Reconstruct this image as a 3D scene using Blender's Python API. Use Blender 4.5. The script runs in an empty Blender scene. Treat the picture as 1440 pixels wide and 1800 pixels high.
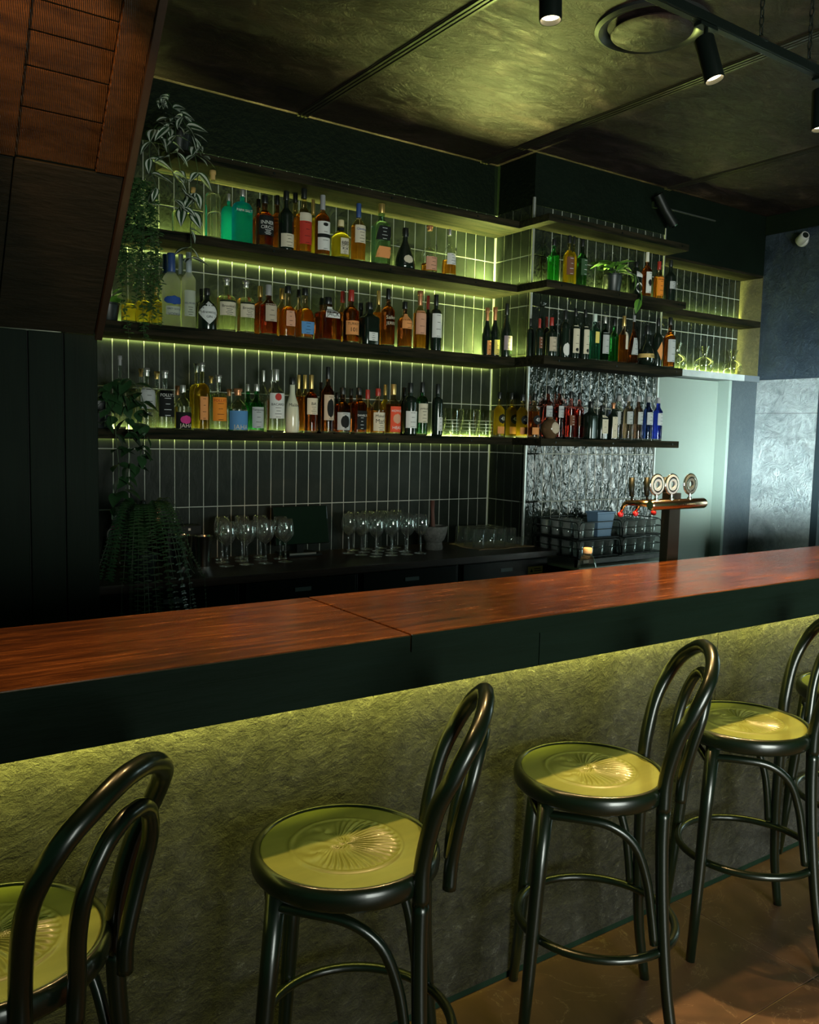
import bpy, bmesh, math, random
from mathutils import Vector, Matrix
random.seed(7)
C = bpy.context.scene.collection
SC = bpy.context.scene
PI = math.pi
R_ = math.radians

# ------------------------------------------------------------------ camera
YAW, PITCH, ROLL = R_(34.706), R_(5.236), R_(1.329)
def cam_axes():
    f = Vector((math.sin(YAW)*math.cos(PITCH), math.cos(YAW)*math.cos(PITCH), -math.sin(PITCH)))
    r = Vector((math.cos(YAW), -math.sin(YAW), 0)); u = r.cross(f)
    return r*math.cos(ROLL)+u*math.sin(ROLL), u*math.cos(ROLL)-r*math.sin(ROLL), f
r, u, f = cam_axes()
cd = bpy.data.cameras.new('camera'); cam = bpy.data.objects.new('camera', cd); C.objects.link(cam)
cd.sensor_fit = 'HORIZONTAL'; cd.sensor_width = 36.0; cd.lens = 1498.2/1440*36; cd.clip_start = .02
M = Matrix.Identity(4)
for i in range(3):
    M[i][0], M[i][1], M[i][2] = r[i], u[i], -f[i]
M.translation = Vector((0, 0, 1.58))
cam.matrix_world = M
SC.camera = cam

# ------------------------------------------------------------------ world, exposure, cycles
W = bpy.data.worlds.new('room_air'); SC.world = W; W.use_nodes = True
bg = W.node_tree.nodes['Background']; bg.inputs[0].default_value = (.30, 1.0, .50, 1); bg.inputs[1].default_value = .05
vs = SC.view_settings
vs.view_transform = 'Standard'; vs.look = 'None'; vs.gamma = 1; vs.use_curve_mapping = False; vs.exposure = 0.55
cy = SC.cycles
cy.use_denoising = True
cy.max_bounces = 10; cy.transmission_bounces = 8; cy.transparent_max_bounces = 24; cy.diffuse_bounces = 3; cy.glossy_bounces = 4
cy.sample_clamp_indirect = 4; cy.caustics_reflective = False; cy.caustics_refractive = False
cy.blur_glossy = .5

# ------------------------------------------------------------------ large daylight lamps (shop front behind the viewer, glazing on the right) and an added fill for the pilaster
def area(name, loc, target, sx, sy, energy, col, spread=180):
    l = bpy.data.lights.new(name, 'AREA'); l.shape = 'RECTANGLE'; l.size = sx; l.size_y = sy
    l.energy = energy; l.color = col; l.spread = R_(spread)
    o = bpy.data.objects.new(name, l); C.objects.link(o); o.location = loc
    o.rotation_euler = (Vector(target)-Vector(loc)).to_track_quat('-Z', 'Y').to_euler()
    return o
LED = (.86, 1.0, .26); LEDB = (1.0, .97, .14)
area('daylight_right_window', (7.2, 1.3, 1.30), (4.4, 3.4, 1.2), .55, 1.9, 20, (.74, .95, 1.0))
area('pilaster_fill_light', (1.0, -3.3, 1.3), (6.05, 3.72, 1.15), .9, 1.5, 30, (.78, .98, 1.0), 16)  # added lamp with no window behind it, narrow beam brightening the pilaster
area('daylight_shop_front', (1.2, -3.2, 1.15), (6.0, 3.7, 1.0), 2.2, 1.7, 85, (.92, 1.0, .90), 100)

# ------------------------------------------------------------------ materials
MATS = {}
def nt(name):
    m = bpy.data.materials.new(name); m.use_nodes = True
    n = m.node_tree.nodes; l = m.node_tree.links; n.clear()
    o = n.new('ShaderNodeOutputMaterial'); return m, n, l, o
def pos_noise(n, l, scale, detail=4, stretch=(1, 1, 1), rough=.6, dist=0.0, offs=(0, 0, 0)):
    g = n.new('ShaderNodeNewGeometry'); mp = n.new('ShaderNodeMapping'); mp.inputs['Scale'].default_value = stretch
    mp.inputs['Location'].default_value = offs
    t = n.new('ShaderNodeTexNoise'); t.inputs['Scale'].default_value = scale; t.inputs['Detail'].default_value = detail
    t.inputs['Roughness'].default_value = rough; t.inputs['Distortion'].default_value = dist
    l.new(g.outputs['Position'], mp.inputs[0]); l.new(mp.outputs[0], t.inputs[0]); return t
def ramp(n, l, src, stops):
    r_ = n.new('ShaderNodeValToRGB'); e = r_.color_ramp.elements
    while len(e) < len(stops): e.new(.5)
    for i, (p, c) in enumerate(stops):
        e[i].position = p; e[i].color = (*c, 1) if len(c) == 3 else c
    l.new(src, r_.inputs[0]); return r_
def plain(name, col, rough=.5, metal=0.0, col2=None, scale=30, stretch=(1, 1, 1), bump=0, bscale=60, bstretch=None, coat=0, spec=.5, bdet=4, emit=None, croft=.1):
    if name in MATS: return MATS[name]
    m, n, l, o = nt(name); p = n.new('ShaderNodeBsdfPrincipled'); l.new(p.outputs[0], o.inputs[0])
    p.inputs['Base Color'].default_value = (*col, 1); p.inputs['Roughness'].default_value = rough; p.inputs['Metallic'].default_value = metal
    p.inputs['Specular IOR Level'].default_value = spec
    if coat: p.inputs['Coat Weight'].default_value = coat; p.inputs['Coat Roughness'].default_value = croft
    if emit: p.inputs['Emission Color'].default_value = (*emit[0], 1); p.inputs['Emission Strength'].default_value = emit[1]
    if col2:
        t = pos_noise(n, l, scale, 5, stretch); c = ramp(n, l, t.outputs[0], [(.32, col), (.68, col2)]); l.new(c.outputs[0], p.inputs['Base Color'])
    if bump:
        t = pos_noise(n, l, bscale, bdet, bstretch or stretch); b = n.new('ShaderNodeBump'); b.inputs['Strength'].default_value = bump
        b.inputs['Distance'].default_value = .01; l.new(t.outputs[0], b.inputs['Height']); l.new(b.outputs[0], p.inputs['Normal'])
        if coat: l.new(b.outputs[0], p.inputs['Coat Normal'])
    MATS[name] = m; return m
def thin_glass(name, tint=(.93, .96, .93), fres=.32, rough=.02, haze=0):
    if name in MATS: return MATS[name]
    m, n, l, o = nt(name); t = n.new('ShaderNodeBsdfTransparent'); t.inputs[0].default_value = (*tint, 1)
    g = n.new('ShaderNodeBsdfGlossy'); g.inputs[0].default_value = (1, 1, 1, 1); g.inputs['Roughness'].default_value = rough
    w = n.new('ShaderNodeLayerWeight'); w.inputs[0].default_value = fres; x = n.new('ShaderNodeMixShader')
    mr = n.new('ShaderNodeMapRange'); mr.inputs[3].default_value = .22; mr.inputs[4].default_value = .95
    l.new(w.outputs['Facing'], mr.inputs[0]); p2 = n.new('ShaderNodeMath'); p2.operation = 'POWER'; p2.inputs[1].default_value = 2.2
    l.new(mr.outputs[0], p2.inputs[0]); l.new(p2.outputs[0], x.inputs[0]); l.new(t.outputs[0], x.inputs[1]); l.new(g.outputs[0], x.inputs[2])
    last = x.outputs[0]
    if haze:
        d = n.new('ShaderNodeBsdfTranslucent'); d.inputs[0].default_value = (.9, .95, .92, 1); d2 = n.new('ShaderNodeBsdfDiffuse'); d2.inputs[0].default_value = (.9, .95, .92, 1)
        a = n.new('ShaderNodeMixShader'); a.inputs[0].default_value = .5; l.new(d.outputs[0], a.inputs[1]); l.new(d2.outputs[0], a.inputs[2])
        y = n.new('ShaderNodeMixShader'); y.inputs[0].default_value = haze; l.new(last, y.inputs[1]); l.new(a.outputs[0], y.inputs[2]); last = y.outputs[0]
    l.new(last, o.inputs[0])
    MATS[name] = m; return m
def liquid(name, col, cloudy=.22, rough=.03, ior=1.36, tcol=None):
    if name in MATS: return MATS[name]
    m, n, l, o = nt(name); p = n.new('ShaderNodeBsdfPrincipled'); p.inputs['Base Color'].default_value = (*col, 1)
    p.inputs['Transmission Weight'].default_value = 1; p.inputs['Roughness'].default_value = rough; p.inputs['IOR'].default_value = ior
    t = n.new('ShaderNodeBsdfTranslucent'); t.inputs[0].default_value = (*(tcol or col), 1)
    x = n.new('ShaderNodeMixShader'); x.inputs[0].default_value = cloudy
    l.new(p.outputs[0], x.inputs[1]); l.new(t.outputs[0], x.inputs[2]); l.new(x.outputs[0], o.inputs[0]); MATS[name] = m; return m
def emitter(name, col, s):
    if name in MATS: return MATS[name]
    m, n, l, o = nt(name); e = n.new('ShaderNodeEmission'); e.inputs[0].default_value = (*col, 1); e.inputs[1].default_value = s
    l.new(e.outputs[0], o.inputs[0]); MATS[name] = m; return m

BLACK = plain('black_paint', (.003, .014, .006), .65, col2=(.005, .019, .009), scale=9, bump=.15, bscale=40, spec=.2)
DARKWALL = plain('dark_wall_paint', (.0008, .0042, .0014), .7, col2=(.0016, .0062, .0026), scale=6, bump=.25, bscale=30, spec=.15)
METAL_BLACK = plain('black_metal', (.006, .010, .008), .38, .2, spec=.3)
STEEL = plain('brushed_steel', (.62, .62, .58), .2, 1.0)
CHROME = plain('chrome', (.8, .82, .8), .08, 1.0)
BRASS = plain('copper_brass', (.72, .46, .26), .22, 1.0)
GROUT = plain('grout', (.50, .52, .45), .9, spec=.2)
RUBBER = plain('black_plastic', (.005, .008, .006), .45, spec=.3)
GLASS = thin_glass('clear_glass')
STRIP = emitter('led_strip_glow', LED, 5.0)

def mat_tile(name, rough, bs, sc=34, sp=.6):
    m, n, l, o = nt(name); p = n.new('ShaderNodeBsdfPrincipled'); l.new(p.outputs[0], o.inputs[0])
    t = pos_noise(n, l, 6, 4); c = ramp(n, l, t.outputs[0], [(.3, (.010, .0145, .0105)), (.7, (.022, .028, .021))]); l.new(c.outputs[0], p.inputs['Base Color'])
    p.inputs['Roughness'].default_value = rough; p.inputs['Specular IOR Level'].default_value = sp
    t2 = pos_noise(n, l, sc, 3, (1.5, 1.5, .75), .55, .6); b = n.new('ShaderNodeBump'); b.inputs['Strength'].default_value = bs; b.inputs['Distance'].default_value = .012
    l.new(t2.outputs[0], b.inputs['Height']); l.new(b.outputs[0], p.inputs['Normal']); return m
TILE = mat_tile('glazed_tile', .5, .22, 20, .2); TILE_P = mat_tile('rippled_glazed_tile', .07, .75, 17)
def mat_bartop():
    m, n, l, o = nt('dark_stained_bar_wood'); p = n.new('ShaderNodeBsdfPrincipled'); l.new(p.outputs[0], o.inputs[0])
    t = pos_noise(n, l, 9, 9, (.45, 5, 5), .74, .8); t2 = pos_noise(n, l, 2.2, 4, (.6, 1.5, 1))
    c = ramp(n, l, t.outputs[0], [(.28, (.018, .006, .002)), (.50, (.092, .025, .006)), (.74, (.28, .085, .019))])
    c2 = ramp(n, l, t2.outputs[0], [(.3, (.45, .45, .45)), (.7, (1, 1, 1))])
    mx = n.new('ShaderNodeMixRGB'); mx.blend_type = 'MULTIPLY'; mx.inputs[0].default_value = 1
    l.new(c.outputs[0], mx.inputs[1]); l.new(c2.outputs[0], mx.inputs[2]); l.new(mx.outputs[0], p.inputs['Base Color'])
    rr = ramp(n, l, t.outputs[0], [(.3, (.15, .15, .15)), (.75, (.32, .32, .32))]); l.new(rr.outputs[0], p.inputs['Roughness'])
    b = n.new('ShaderNodeBump'); b.inputs['Strength'].default_value = .07; b.inputs['Distance'].default_value = .003; l.new(t.outputs[0], b.inputs['Height']); l.new(b.outputs[0], p.inputs['Normal'])
    return m
BARTOP = mat_bartop()
def mat_stone(name, ca, cb, vein, rough=.6, bs=1.0, bd=.03, fine=46, mix=.35, dist=1.6):
    m, n, l, o = nt(name); p = n.new('ShaderNodeBsdfPrincipled'); l.new(p.outputs[0], o.inputs[0])
    t = pos_noise(n, l, 3.0, 10, (1, 1, 1.2), .68, .7); t2 = pos_noise(n, l, fine, 7, (1, 1, 1), .72, dist)
    tm = n.new('ShaderNodeMath'); tm.operation = 'MULTIPLY_ADD'; tm.inputs[1].default_value = .5; tm2 = n.new('ShaderNodeMath'); tm2.operation = 'MULTIPLY'; tm2.inputs[1].default_value = .5
    l.new(t2.outputs[0], tm2.inputs[0]); l.new(t.outputs[0], tm.inputs[0]); l.new(tm2.outputs[0], tm.inputs[2])
    c = ramp(n, l, tm.outputs[0], [(.36, ca), (.62, cb)])
    v = pos_noise(n, l, 4.2, 9, (1, 1, 1.5), .62, 2.6, (3, 7, 1)); a = n.new('ShaderNodeMath'); a.operation = 'SUBTRACT'; a.inputs[1].default_value = .5; l.new(v.outputs[0], a.inputs[0])
    ab = n.new('ShaderNodeMath'); ab.operation = 'ABSOLUTE'; l.new(a.outputs[0], ab.inputs[0])
    vr = ramp(n, l, ab.outputs[0], [(.0, (1, 1, 1)), (.006, (0, 0, 0))])
    gate = ramp(n, l, t2.outputs[0], [(.5, (0, 0, 0)), (.62, (1, 1, 1))])
    mu = n.new('ShaderNodeMath'); mu.operation = 'MULTIPLY'; l.new(vr.outputs[0], mu.inputs[0]); l.new(gate.outputs[0], mu.inputs[1])
    mx = n.new('ShaderNodeMixRGB'); l.new(mu.outputs[0], mx.inputs[0]); l.new(c.outputs[0], mx.inputs[1]); mx.inputs[2].default_value = (*vein, 1); l.new(mx.outputs[0], p.inputs['Base Color'])
    p.inputs['Roughness'].default_value = rough
    hs = n.new('ShaderNodeMath'); hs.operation = 'MULTIPLY_ADD'; hs.inputs[1].default_value = mix; l.new(t2.outputs[0], hs.inputs[0]); l.new(t.outputs[0], hs.inputs[2])
    b = n.new('ShaderNodeBump'); b.inputs['Strength'].default_value = bs; b.inputs['Distance'].default_value = bd; l.new(hs.outputs[0], b.inputs['Height']); l.new(b.outputs[0], p.inputs['Normal'])
    return m
STONE = mat_stone('slate_bar_front', (.009, .009, .0088), (.105, .098, .086), (.42, .41, .35), .62, 1.0, .16, 24, .55, .35)
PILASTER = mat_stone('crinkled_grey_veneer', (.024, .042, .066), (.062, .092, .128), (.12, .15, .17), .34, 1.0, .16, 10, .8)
PILASTER_LOW = mat_stone('pale_lit_crinkled_veneer', (.30, .36, .37), (.72, .78, .76), (.85, .9, .88), .32, 1.0, .16, 10, .8)  # paler finish than the upper veneer, with daylight partly put into its colour
NICHE_GOLD = mat_stone('ochre_niche_veneer', (.10, .09, .04), (.24, .21, .09), (.4, .36, .2), .55, 1.0, .05, 30, .6)
def mat_floor():
    m, n, l, o = nt('brown_marble_tile'); p = n.new('ShaderNodeBsdfPrincipled'); l.new(p.outputs[0], o.inputs[0])
    t = pos_noise(n, l, 2.4, 8, (1, 1, 1), .62, .8); c = ramp(n, l, t.outputs[0], [(.3, (.050, .027, .016)), (.7, (.125, .062, .034))])
    v = pos_noise(n, l, 2.6, 7, (1, 1, 1), .6, 2.2, (1, 4, 2)); a = n.new('ShaderNodeMath'); a.operation = 'SUBTRACT'; a.inputs[1].default_value = .5; l.new(v.outputs[0], a.inputs[0])
    ab = n.new('ShaderNodeMath'); ab.operation = 'ABSOLUTE'; l.new(a.outputs[0], ab.inputs[0]); vr = ramp(n, l, ab.outputs[0], [(0, (.45, .45, .45)), (.004, (0, 0, 0))])
    mx = n.new('ShaderNodeMixRGB'); l.new(vr.outputs[0], mx.inputs[0]); l.new(c.outputs[0], mx.inputs[1]); mx.inputs[2].default_value = (.34, .24, .15, 1); l.new(mx.outputs[0], p.inputs['Base Color'])
    p.inputs['Roughness'].default_value = .38; return m
FLOORT = mat_floor()
def mat_ceiling():
    m, n, l, o = nt('bronze_plaster_ceiling'); p = n.new('ShaderNodeBsdfPrincipled'); l.new(p.outputs[0], o.inputs[0])
    t = pos_noise(n, l, 2.0, 9, (1, 1.6, 1), .66, 1.2); t2 = pos_noise(n, l, 7, 8, (1, 2.2, 1), .7, 1.5)
    c = ramp(n, l, t.outputs[0], [(.25, (.009, .006, .0056)), (.55, (.034, .021, .0195)), (.8, (.15, .095, .085))]); l.new(c.outputs[0], p.inputs['Base Color'])
    rr = ramp(n, l, t2.outputs[0], [(.3, (.55, .55, .55)), (.7, (.28, .28, .28))]); l.new(rr.outputs[0], p.inputs['Roughness']); p.inputs['Metallic'].default_value = .45
    b = n.new('ShaderNodeBump'); b.inputs['Strength'].default_value = .5; b.inputs['Distance'].default_value = .02; l.new(t2.outputs[0], b.inputs['Height']); l.new(b.outputs[0], p.inputs['Normal']); return m
CEIL = mat_ceiling()
def mat_sawn():
    m, n, l, o = nt('rough_sawn_timber'); p = n.new('ShaderNodeBsdfPrincipled'); l.new(p.outputs[0], o.inputs[0])
    t = pos_noise(n, l, 5, 7, (1, 5, 5), .65, .5); c = ramp(n, l, t.outputs[0], [(.3, (.030, .013, .005)), (.7, (.11, .048, .016))]); l.new(c.outputs[0], p.inputs['Base Color'])
    g = n.new('ShaderNodeNewGeometry'); w = n.new('ShaderNodeTexWave'); w.bands_direction = 'X'; w.inputs['Scale'].default_value = 56; w.inputs['Distortion'].default_value = 2.4; w.inputs['Detail'].default_value = 3
    mp = n.new('ShaderNodeMapping'); mp.inputs['Rotation'].default_value = (0, R_(14), 0); l.new(g.outputs['Position'], mp.inputs[0]); l.new(mp.outputs[0], w.inputs[0]); b = n.new('ShaderNodeBump'); b.inputs['Strength'].default_value = .8; b.inputs['Distance'].default_value = .006; l.new(w.outputs[1], b.inputs['Height']); l.new(b.outputs[0], p.inputs['Normal'])
    p.inputs['Roughness'].default_value = .27; return m
SAWN = mat_sawn()
SHELFWOOD = plain('dark_shelf_timber', (.002, .005, .002), .8, col2=(.030, .024, .013), scale=6, stretch=(.5, 7, 7), bump=.35, bscale=16, spec=.08)
COUNTERWOOD = plain('back_counter_timber', (.009, .006, .004), .35, col2=(.030, .015, .008), scale=8, stretch=(.4, 6, 6), bump=.15, bscale=20)
FASCIA = plain('black_stained_fascia', (.0012, .0065, .0026), .7, col2=(.0022, .0088, .0046), scale=7, stretch=(.5, 5, 5), bump=.25, bscale=14, spec=.12)
BENT = plain('black_lacquer_bentwood', (.003, .007, .003), .28, coat=.2)
SEATWOOD = plain('olive_lacquered_seat', (.118, .134, .024), .36, col2=(.162, .180, .038), scale=4, stretch=(1, 5, 1), coat=.25)

# ------------------------------------------------------------------ geometry helpers
def link(name, me, mat=None, parent=None, smooth=False):
    o = bpy.data.objects.new(name, me); C.objects.link(o)
    if mat is not None:
        for m in (mat if isinstance(mat, (list, tuple)) else [mat]): me.materials.append(m)
    if smooth:
        for p in me.polygons: p.use_smooth = True
    if parent is not None: o.parent = parent
    return o
def empty(name, loc=(0, 0, 0), rz=0):
    o = bpy.data.objects.new(name, None); C.objects.link(o); o.location = loc; o.rotation_euler = (0, 0, rz); o.empty_display_size = .05; return o
def tag(o, label, cat, group=None):
    o['label'] = label; o['category'] = cat
    if group: o['group'] = group
    return o
def struct(o):
    o['kind'] = 'structure'; return o
def stuff(o):
    o['kind'] = 'stuff'; return o
class MB:
    def __init__(s): s.v, s.f, s.m = [], [], []
    def add(s, vs_, fs, mi=0):
        b = len(s.v); s.v += [tuple(v) for v in vs_]; s.f += [tuple(b+i for i in q) for q in fs]; s.m += [mi]*len(fs); return s
    def box(s, x0, x1, y0, y1, z0, z1, mi=0):
        vs_ = [(x, y, z) for x in (x0, x1) for y in (y0, y1) for z in (z0, z1)]
        return s.add(vs_, [(0, 1, 3, 2), (4, 6, 7, 5), (0, 4, 5, 1), (2, 3, 7, 6), (0, 2, 6, 4), (1, 5, 7, 3)], mi)
    def tube(s, pts, rad, seg=10, closed=False, mi=0, cap=True):
        P = [Vector(p) for p in pts]; n = len(P); rr = rad if isinstance(rad, (list, tuple)) else [rad]*n
        ring = []; up = None
        for i in range(n):
            a = P[(i-1) % n] if (i > 0 or closed) else P[i]; b = P[(i+1) % n] if (i < n-1 or closed) else P[i]
            t = (b-a).normalized()
            if up is None:
                up = Vector((0, 0, 1)) if abs(t.z) < .9 else Vector((1, 0, 0))
            x = t.cross(up)
            if x.length < 1e-6: x = t.orthogonal()
            x.normalize(); y = x.cross(t).normalized(); up = y
            ring.append([P[i]+(x*math.cos(2*PI*k/seg)+y*math.sin(2*PI*k/seg))*rr[i] for k in range(seg)])
        vs_ = [v for g in ring for v in g]; fs = []
        m_ = n if closed else n-1
        for i in range(m_):
            j = (i+1) % n
            off = 0
            if closed and j == 0:
                off = min(range(seg), key=lambda q: (ring[i][0]-ring[0][q]).length)
            for k in range(seg):
                fs.append((i*seg+k, i*seg+(k+1) % seg, j*seg+(k+1+off) % seg, j*seg+(k+off) % seg))
        if cap and not closed:
            fs.append(tuple(range(seg-1, -1, -1))); fs.append(tuple((n-1)*seg+k for k in range(seg)))
        return s.add(vs_, fs, mi)
    def lathe(s, prof, seg=20, c=(0, 0, 0), mi=0, shape=None, closed=True):
        vs_ = []
        for (rad, z) in prof:
            for k in range(seg):
                a = 2*PI*k/seg; q = shape(a) if shape else (math.cos(a), math.sin(a))
                vs_.append((c[0]+q[0]*rad, c[1]+q[1]*rad, c[2]+z))
        fs = []
        for i in range(len(prof)-1):
            for k in range(seg):
                fs.append((i*seg+k, i*seg+(k+1) % seg, (i+1)*seg+(k+1) % seg, (i+1)*seg+k))
        if closed:
            fs.append(tuple(range(seg-1, -1, -1))); n = len(prof)-1; fs.append(tuple(n*seg+k for k in range(seg)))
        return s.add(vs_, fs, mi)
    def mesh(s, name='mesh'):
        me = bpy.data.meshes.new(name); me.from_pydata(s.v, [], s.f); me.validate(clean_customdata=False)
        return me
    def build(s, name, mat, parent=None, smooth=False, bevel=0):
        me = s.mesh(name); 
        if bevel:
            bm = bmesh.new(); bm.from_mesh(me); bmesh.ops.bevel(bm, geom=bm.edges[:], offset=bevel, segments=2, profile=.6, affect='EDGES'); bm.to_mesh(me); bm.free()
        o = link(name, me, mat, parent, smooth)
        if isinstance(mat, (list, tuple)) and not bevel:
            for p, mi in zip(me.polygons, s.m): p.material_index = mi
        return o
def box(name, x0, x1, y0, y1, z0, z1, mat, parent=None, bevel=.002):
    return MB().box(x0, x1, y0, y1, z0, z1).build(name, mat, parent, bevel=bevel)
def smooth_by_angle(o, deg=40):
    me = o.data
    for p in me.polygons: p.use_smooth = True
    me.set_sharp_from_angle(angle=R_(deg))
def spline(pts, n=6, closed=False):
    P = [Vector(p) for p in pts]; out = []; k = len(P); rng = k if closed else k-1
    for i in range(rng):
        p0 = P[(i-1) % k] if (closed or i > 0) else P[0]*2-P[1]; p1 = P[i]; p2 = P[(i+1) % k]; p3 = P[(i+2) % k] if (closed or i+2 < k) else P[-1]*2-P[-2]
        for j in range(n):
            t = j/n; out.append(.5*((2*p1)+(p2-p0)*t+(2*p0-5*p1+4*p2-p3)*t*t+(3*p1-p0-3*p2+p3)*t**3))
    if not closed: out.append(P[-1])
    return out
def copy_tree(o, parent=None):
    c = o.copy(); C.objects.link(c); c.parent = parent
    for ch in list(o.children): copy_tree(ch, c)
    return c
_TXT = {}
def text_geo(s):
    if s in _TXT: return _TXT[s]
    cu = bpy.data.curves.new('t', 'FONT'); cu.body = s; cu.align_x = 'CENTER'; cu.align_y = 'CENTER'; cu.size = 1; cu.resolution_u = 2
    o = bpy.data.objects.new('t', cu); C.objects.link(o); bpy.context.view_layer.update()
    e = o.evaluated_get(bpy.context.evaluated_depsgraph_get()); me = e.to_mesh()
    v = [tuple(x.co) for x in me.vertices]; fs = [tuple(p.vertices) for p in me.polygons]; e.to_mesh_clear()
    bpy.data.objects.remove(o); bpy.data.curves.remove(cu)
    w = (max(x[0] for x in v)-min(x[0] for x in v)) if v else 1
    cx = (max(x[0] for x in v)+min(x[0] for x in v))/2 if v else 0
    v = [(x[0]-cx, x[1], 0) for x in v]
    _TXT[s] = (v, fs, w); return _TXT[s]

# ------------------------------------------------------------------ room shell
CZ = 3.28
floor = struct(box('floor', -2.0, 6.2, -1.8, 4.45, -.12, -.003, plain('floor_grout', (.36, .28, .20), .8), bevel=0))
for i in range(6):
    for j in range(6):
        x0 = -2.42+1.2*i; y0 = -1.73+.6*j
        x1, y1 = min(x0+1.196, 6.0), y0+.596
        box('floor_tile', max(x0, -2), x1, y0, y1, -.003, 0, FLOORT, floor, bevel=.0015)
# area behind the bar
box('floor_tile', -2, 6.0, 1.87, 4.29, -.003, 0, plain('bar_floor_rubber', (.012, .016, .014), .8), floor, bevel=0)
ceiling = struct(box('ceiling', -2.0, 6.1, -1.8, 4.45, CZ+.012, CZ+.12, plain('ceiling_void', (.01, .012, .01), .9), bevel=0))
xs = [-2, -.4, .9, 2.2, 3.47, 4.8, 5.99]
for a, b_ in zip(xs[:-1], xs[1:]):
    box('ceiling_panel', a+.004, b_-.004, -1.8, .795, CZ, CZ+.012, CEIL, ceiling, bevel=.002)
    box('ceiling_panel', a+.004, b_-.004, .805, 4.3, CZ, CZ+.012, CEIL, ceiling, bevel=.002)
BATTEN = plain('bronze_batten', (.05, .045, .028), .32, .4)
for x in xs[1:-1]:
    m = MB()
    for dx in (-.026, -.004, .018): m.box(x+dx, x+dx+.012, -1.8, 4.29, CZ-.010, CZ+.004)
    m.box(x-.032, x+.036, -1.8, 4.29, CZ-.003, CZ+.004)
    m.build('batten', BATTEN, ceiling)

# tiled walls ---------------------------------------------------------------
PX, PZ = .0775, .302
ROWS = [1.172+PZ*k for k in range(-1, 7)]
_tm = {}
def tile_mesh(w, h, mt):
    k = (round(w, 3), round(h, 3), mt.name)
    if k not in _tm:
        c, d = .0022, .009
        m = MB(); a, b_ = w/2, h/2
        v = [(-a, d, -b_), (a, d, -b_), (a, d, b_), (-a, d, b_), (-a, .0016, -b_), (a, .0016, -b_), (a, .0016, b_), (-a, .0016, b_),
             (-a+c, 0, -b_+c), (a-c, 0, -b_+c), (a-c, 0, b_-c), (-a+c, 0, b_-c)]
        q = [(8, 9, 10, 11)]
        for i in range(4):
            j = (i+1) % 4; q += [(4+i, 4+j, 8+j, 8+i), (i, j, 4+j, 4+i)]
        m.add(v, q); me = m.mesh('tile'); me.materials.append(mt); _tm[k] = me
    return _tm[k]
def tile_field(wall, facing, fixed, u0, u1, z0, z1, start, direction=1, mt=TILE):
    """rows of upright tiles on one plane, each tile an object; 'start' is where the first column begins"""
    u = start
    while (u < u1-.004 if direction > 0 else u > u0+.004):
        a, b_ = (u, u+PX) if direction > 0 else (u-PX, u)
        a, b_ = max(a, u0), min(b_, u1)
        if b_-a > .012:
            for zr in ROWS:
                za, zb = max(zr, z0), min(zr+PZ, z1)
                if zb-za < .02: continue
                me = tile_mesh(b_-a-.0048, zb-za-.0048, mt)
                o = bpy.data.objects.new('tile', me); C.objects.link(o); o.parent = wall
                jx, jz = random.uniform(-.006, .006), random.uniform(-.004, .004); dp = random.uniform(-.0006, .0006)
                if facing == 'y':
                    o.location = ((a+b_)/2, fixed+dp, (za+zb)/2); o.rotation_euler = (jz, 0, jx)
                else:
                    o.location = (fixed+dp, (a+b_)/2, (za+zb)/2); o.rotation_euler = (jz, 0, -PI/2+jx)
        u += PX*direction
YB, YP, XP, XR = 4.30, 3.95, 3.60, 5.97
wall_back = struct(box('wall_back', .5, XP+.02, YB+.003, YB+.15, 0, CZ, GROUT, bevel=0))
box('painted_panel', .5, XP, YB-.002, YB+.006, 2.976, CZ, DARKWALL, wall_back, bevel=0)
tile_field(wall_back, 'y', YB, 1.02, XP-.006, .87, 2.986, XP-.006, -1)
wall_side = struct(box('wall_pillar_side', XP+.003, XP+.12, YP+.003, YB+.003, 0, CZ, GROUT, bevel=0))
box('painted_panel', XP-.002, XP+.006, YP+.006, YB, 2.976, CZ, DARKWALL, wall_side, bevel=0)
tile_field(wall_side, 'x', XP, YP+.004, YB-.004, .87, 2.986, YB-.004, -1)
wall_pil = struct(box('wall_pillar_front', XP+.004, 4.81, YP+.003, YB+.15, 0, CZ, GROUT, bevel=0))
tile_field(wall_pil, 'y', YP, XP+.004, 4.806, .79, 2.986, XP+.004, 1, TILE_P)
box('painted_panel', XP-.002, 4.81, YP-.004, YP+.006, 2.976, CZ, DARKWALL, wall_pil, bevel=0)
TRIMM = plain('polished_tile_trim', (.82, .84, .80), .34, .8)
o = box('trim_1', XP-.010, XP+.005, YP-.010, YP+.005, .9, 3.02, TRIMM, bevel=.003); struct(o)
o = box('trim_2', 4.803, 4.814, YP-.008, YP+.004, .8, 3.02, TRIMM, bevel=.002); struct(o)

# niche over the doorway, door, right pilaster ------------------------------
NB = 4.14
wall_niche = struct(box('wall_niche_back', 4.81, XR, NB+.003, NB+.1, 2.03, 2.90, GROUT, bevel=0))
tile_field(wall_niche, 'y', NB, 4.815, XR-.004, 2.085, 2.84, 4.815, 1, TILE_P)
wall_over = struct(box('wall_over_niche', 4.81, XR, YP, YB+.1, 2.84, CZ, DARKWALL, bevel=0))
struct(box('trim_3', 4.812, XR-.006, YP-.002, NB, 2.825, 2.842, SHELFWOOD, bevel=0))
side = struct(box('wall_niche_side', XR-.006, XR+.1, YP, YB+.1, 2.04, 2.84, NICHE_GOLD, bevel=0))
SILL = plain('pale_lintel_stone', (.34, .38, .37), .5, col2=(.46, .5, .48), scale=9, bump=.3)
struct(box('trim_4', 4.812, 5.78, YP-.02, NB+.004, 2.035, 2.082, SILL, bevel=.003))
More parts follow.
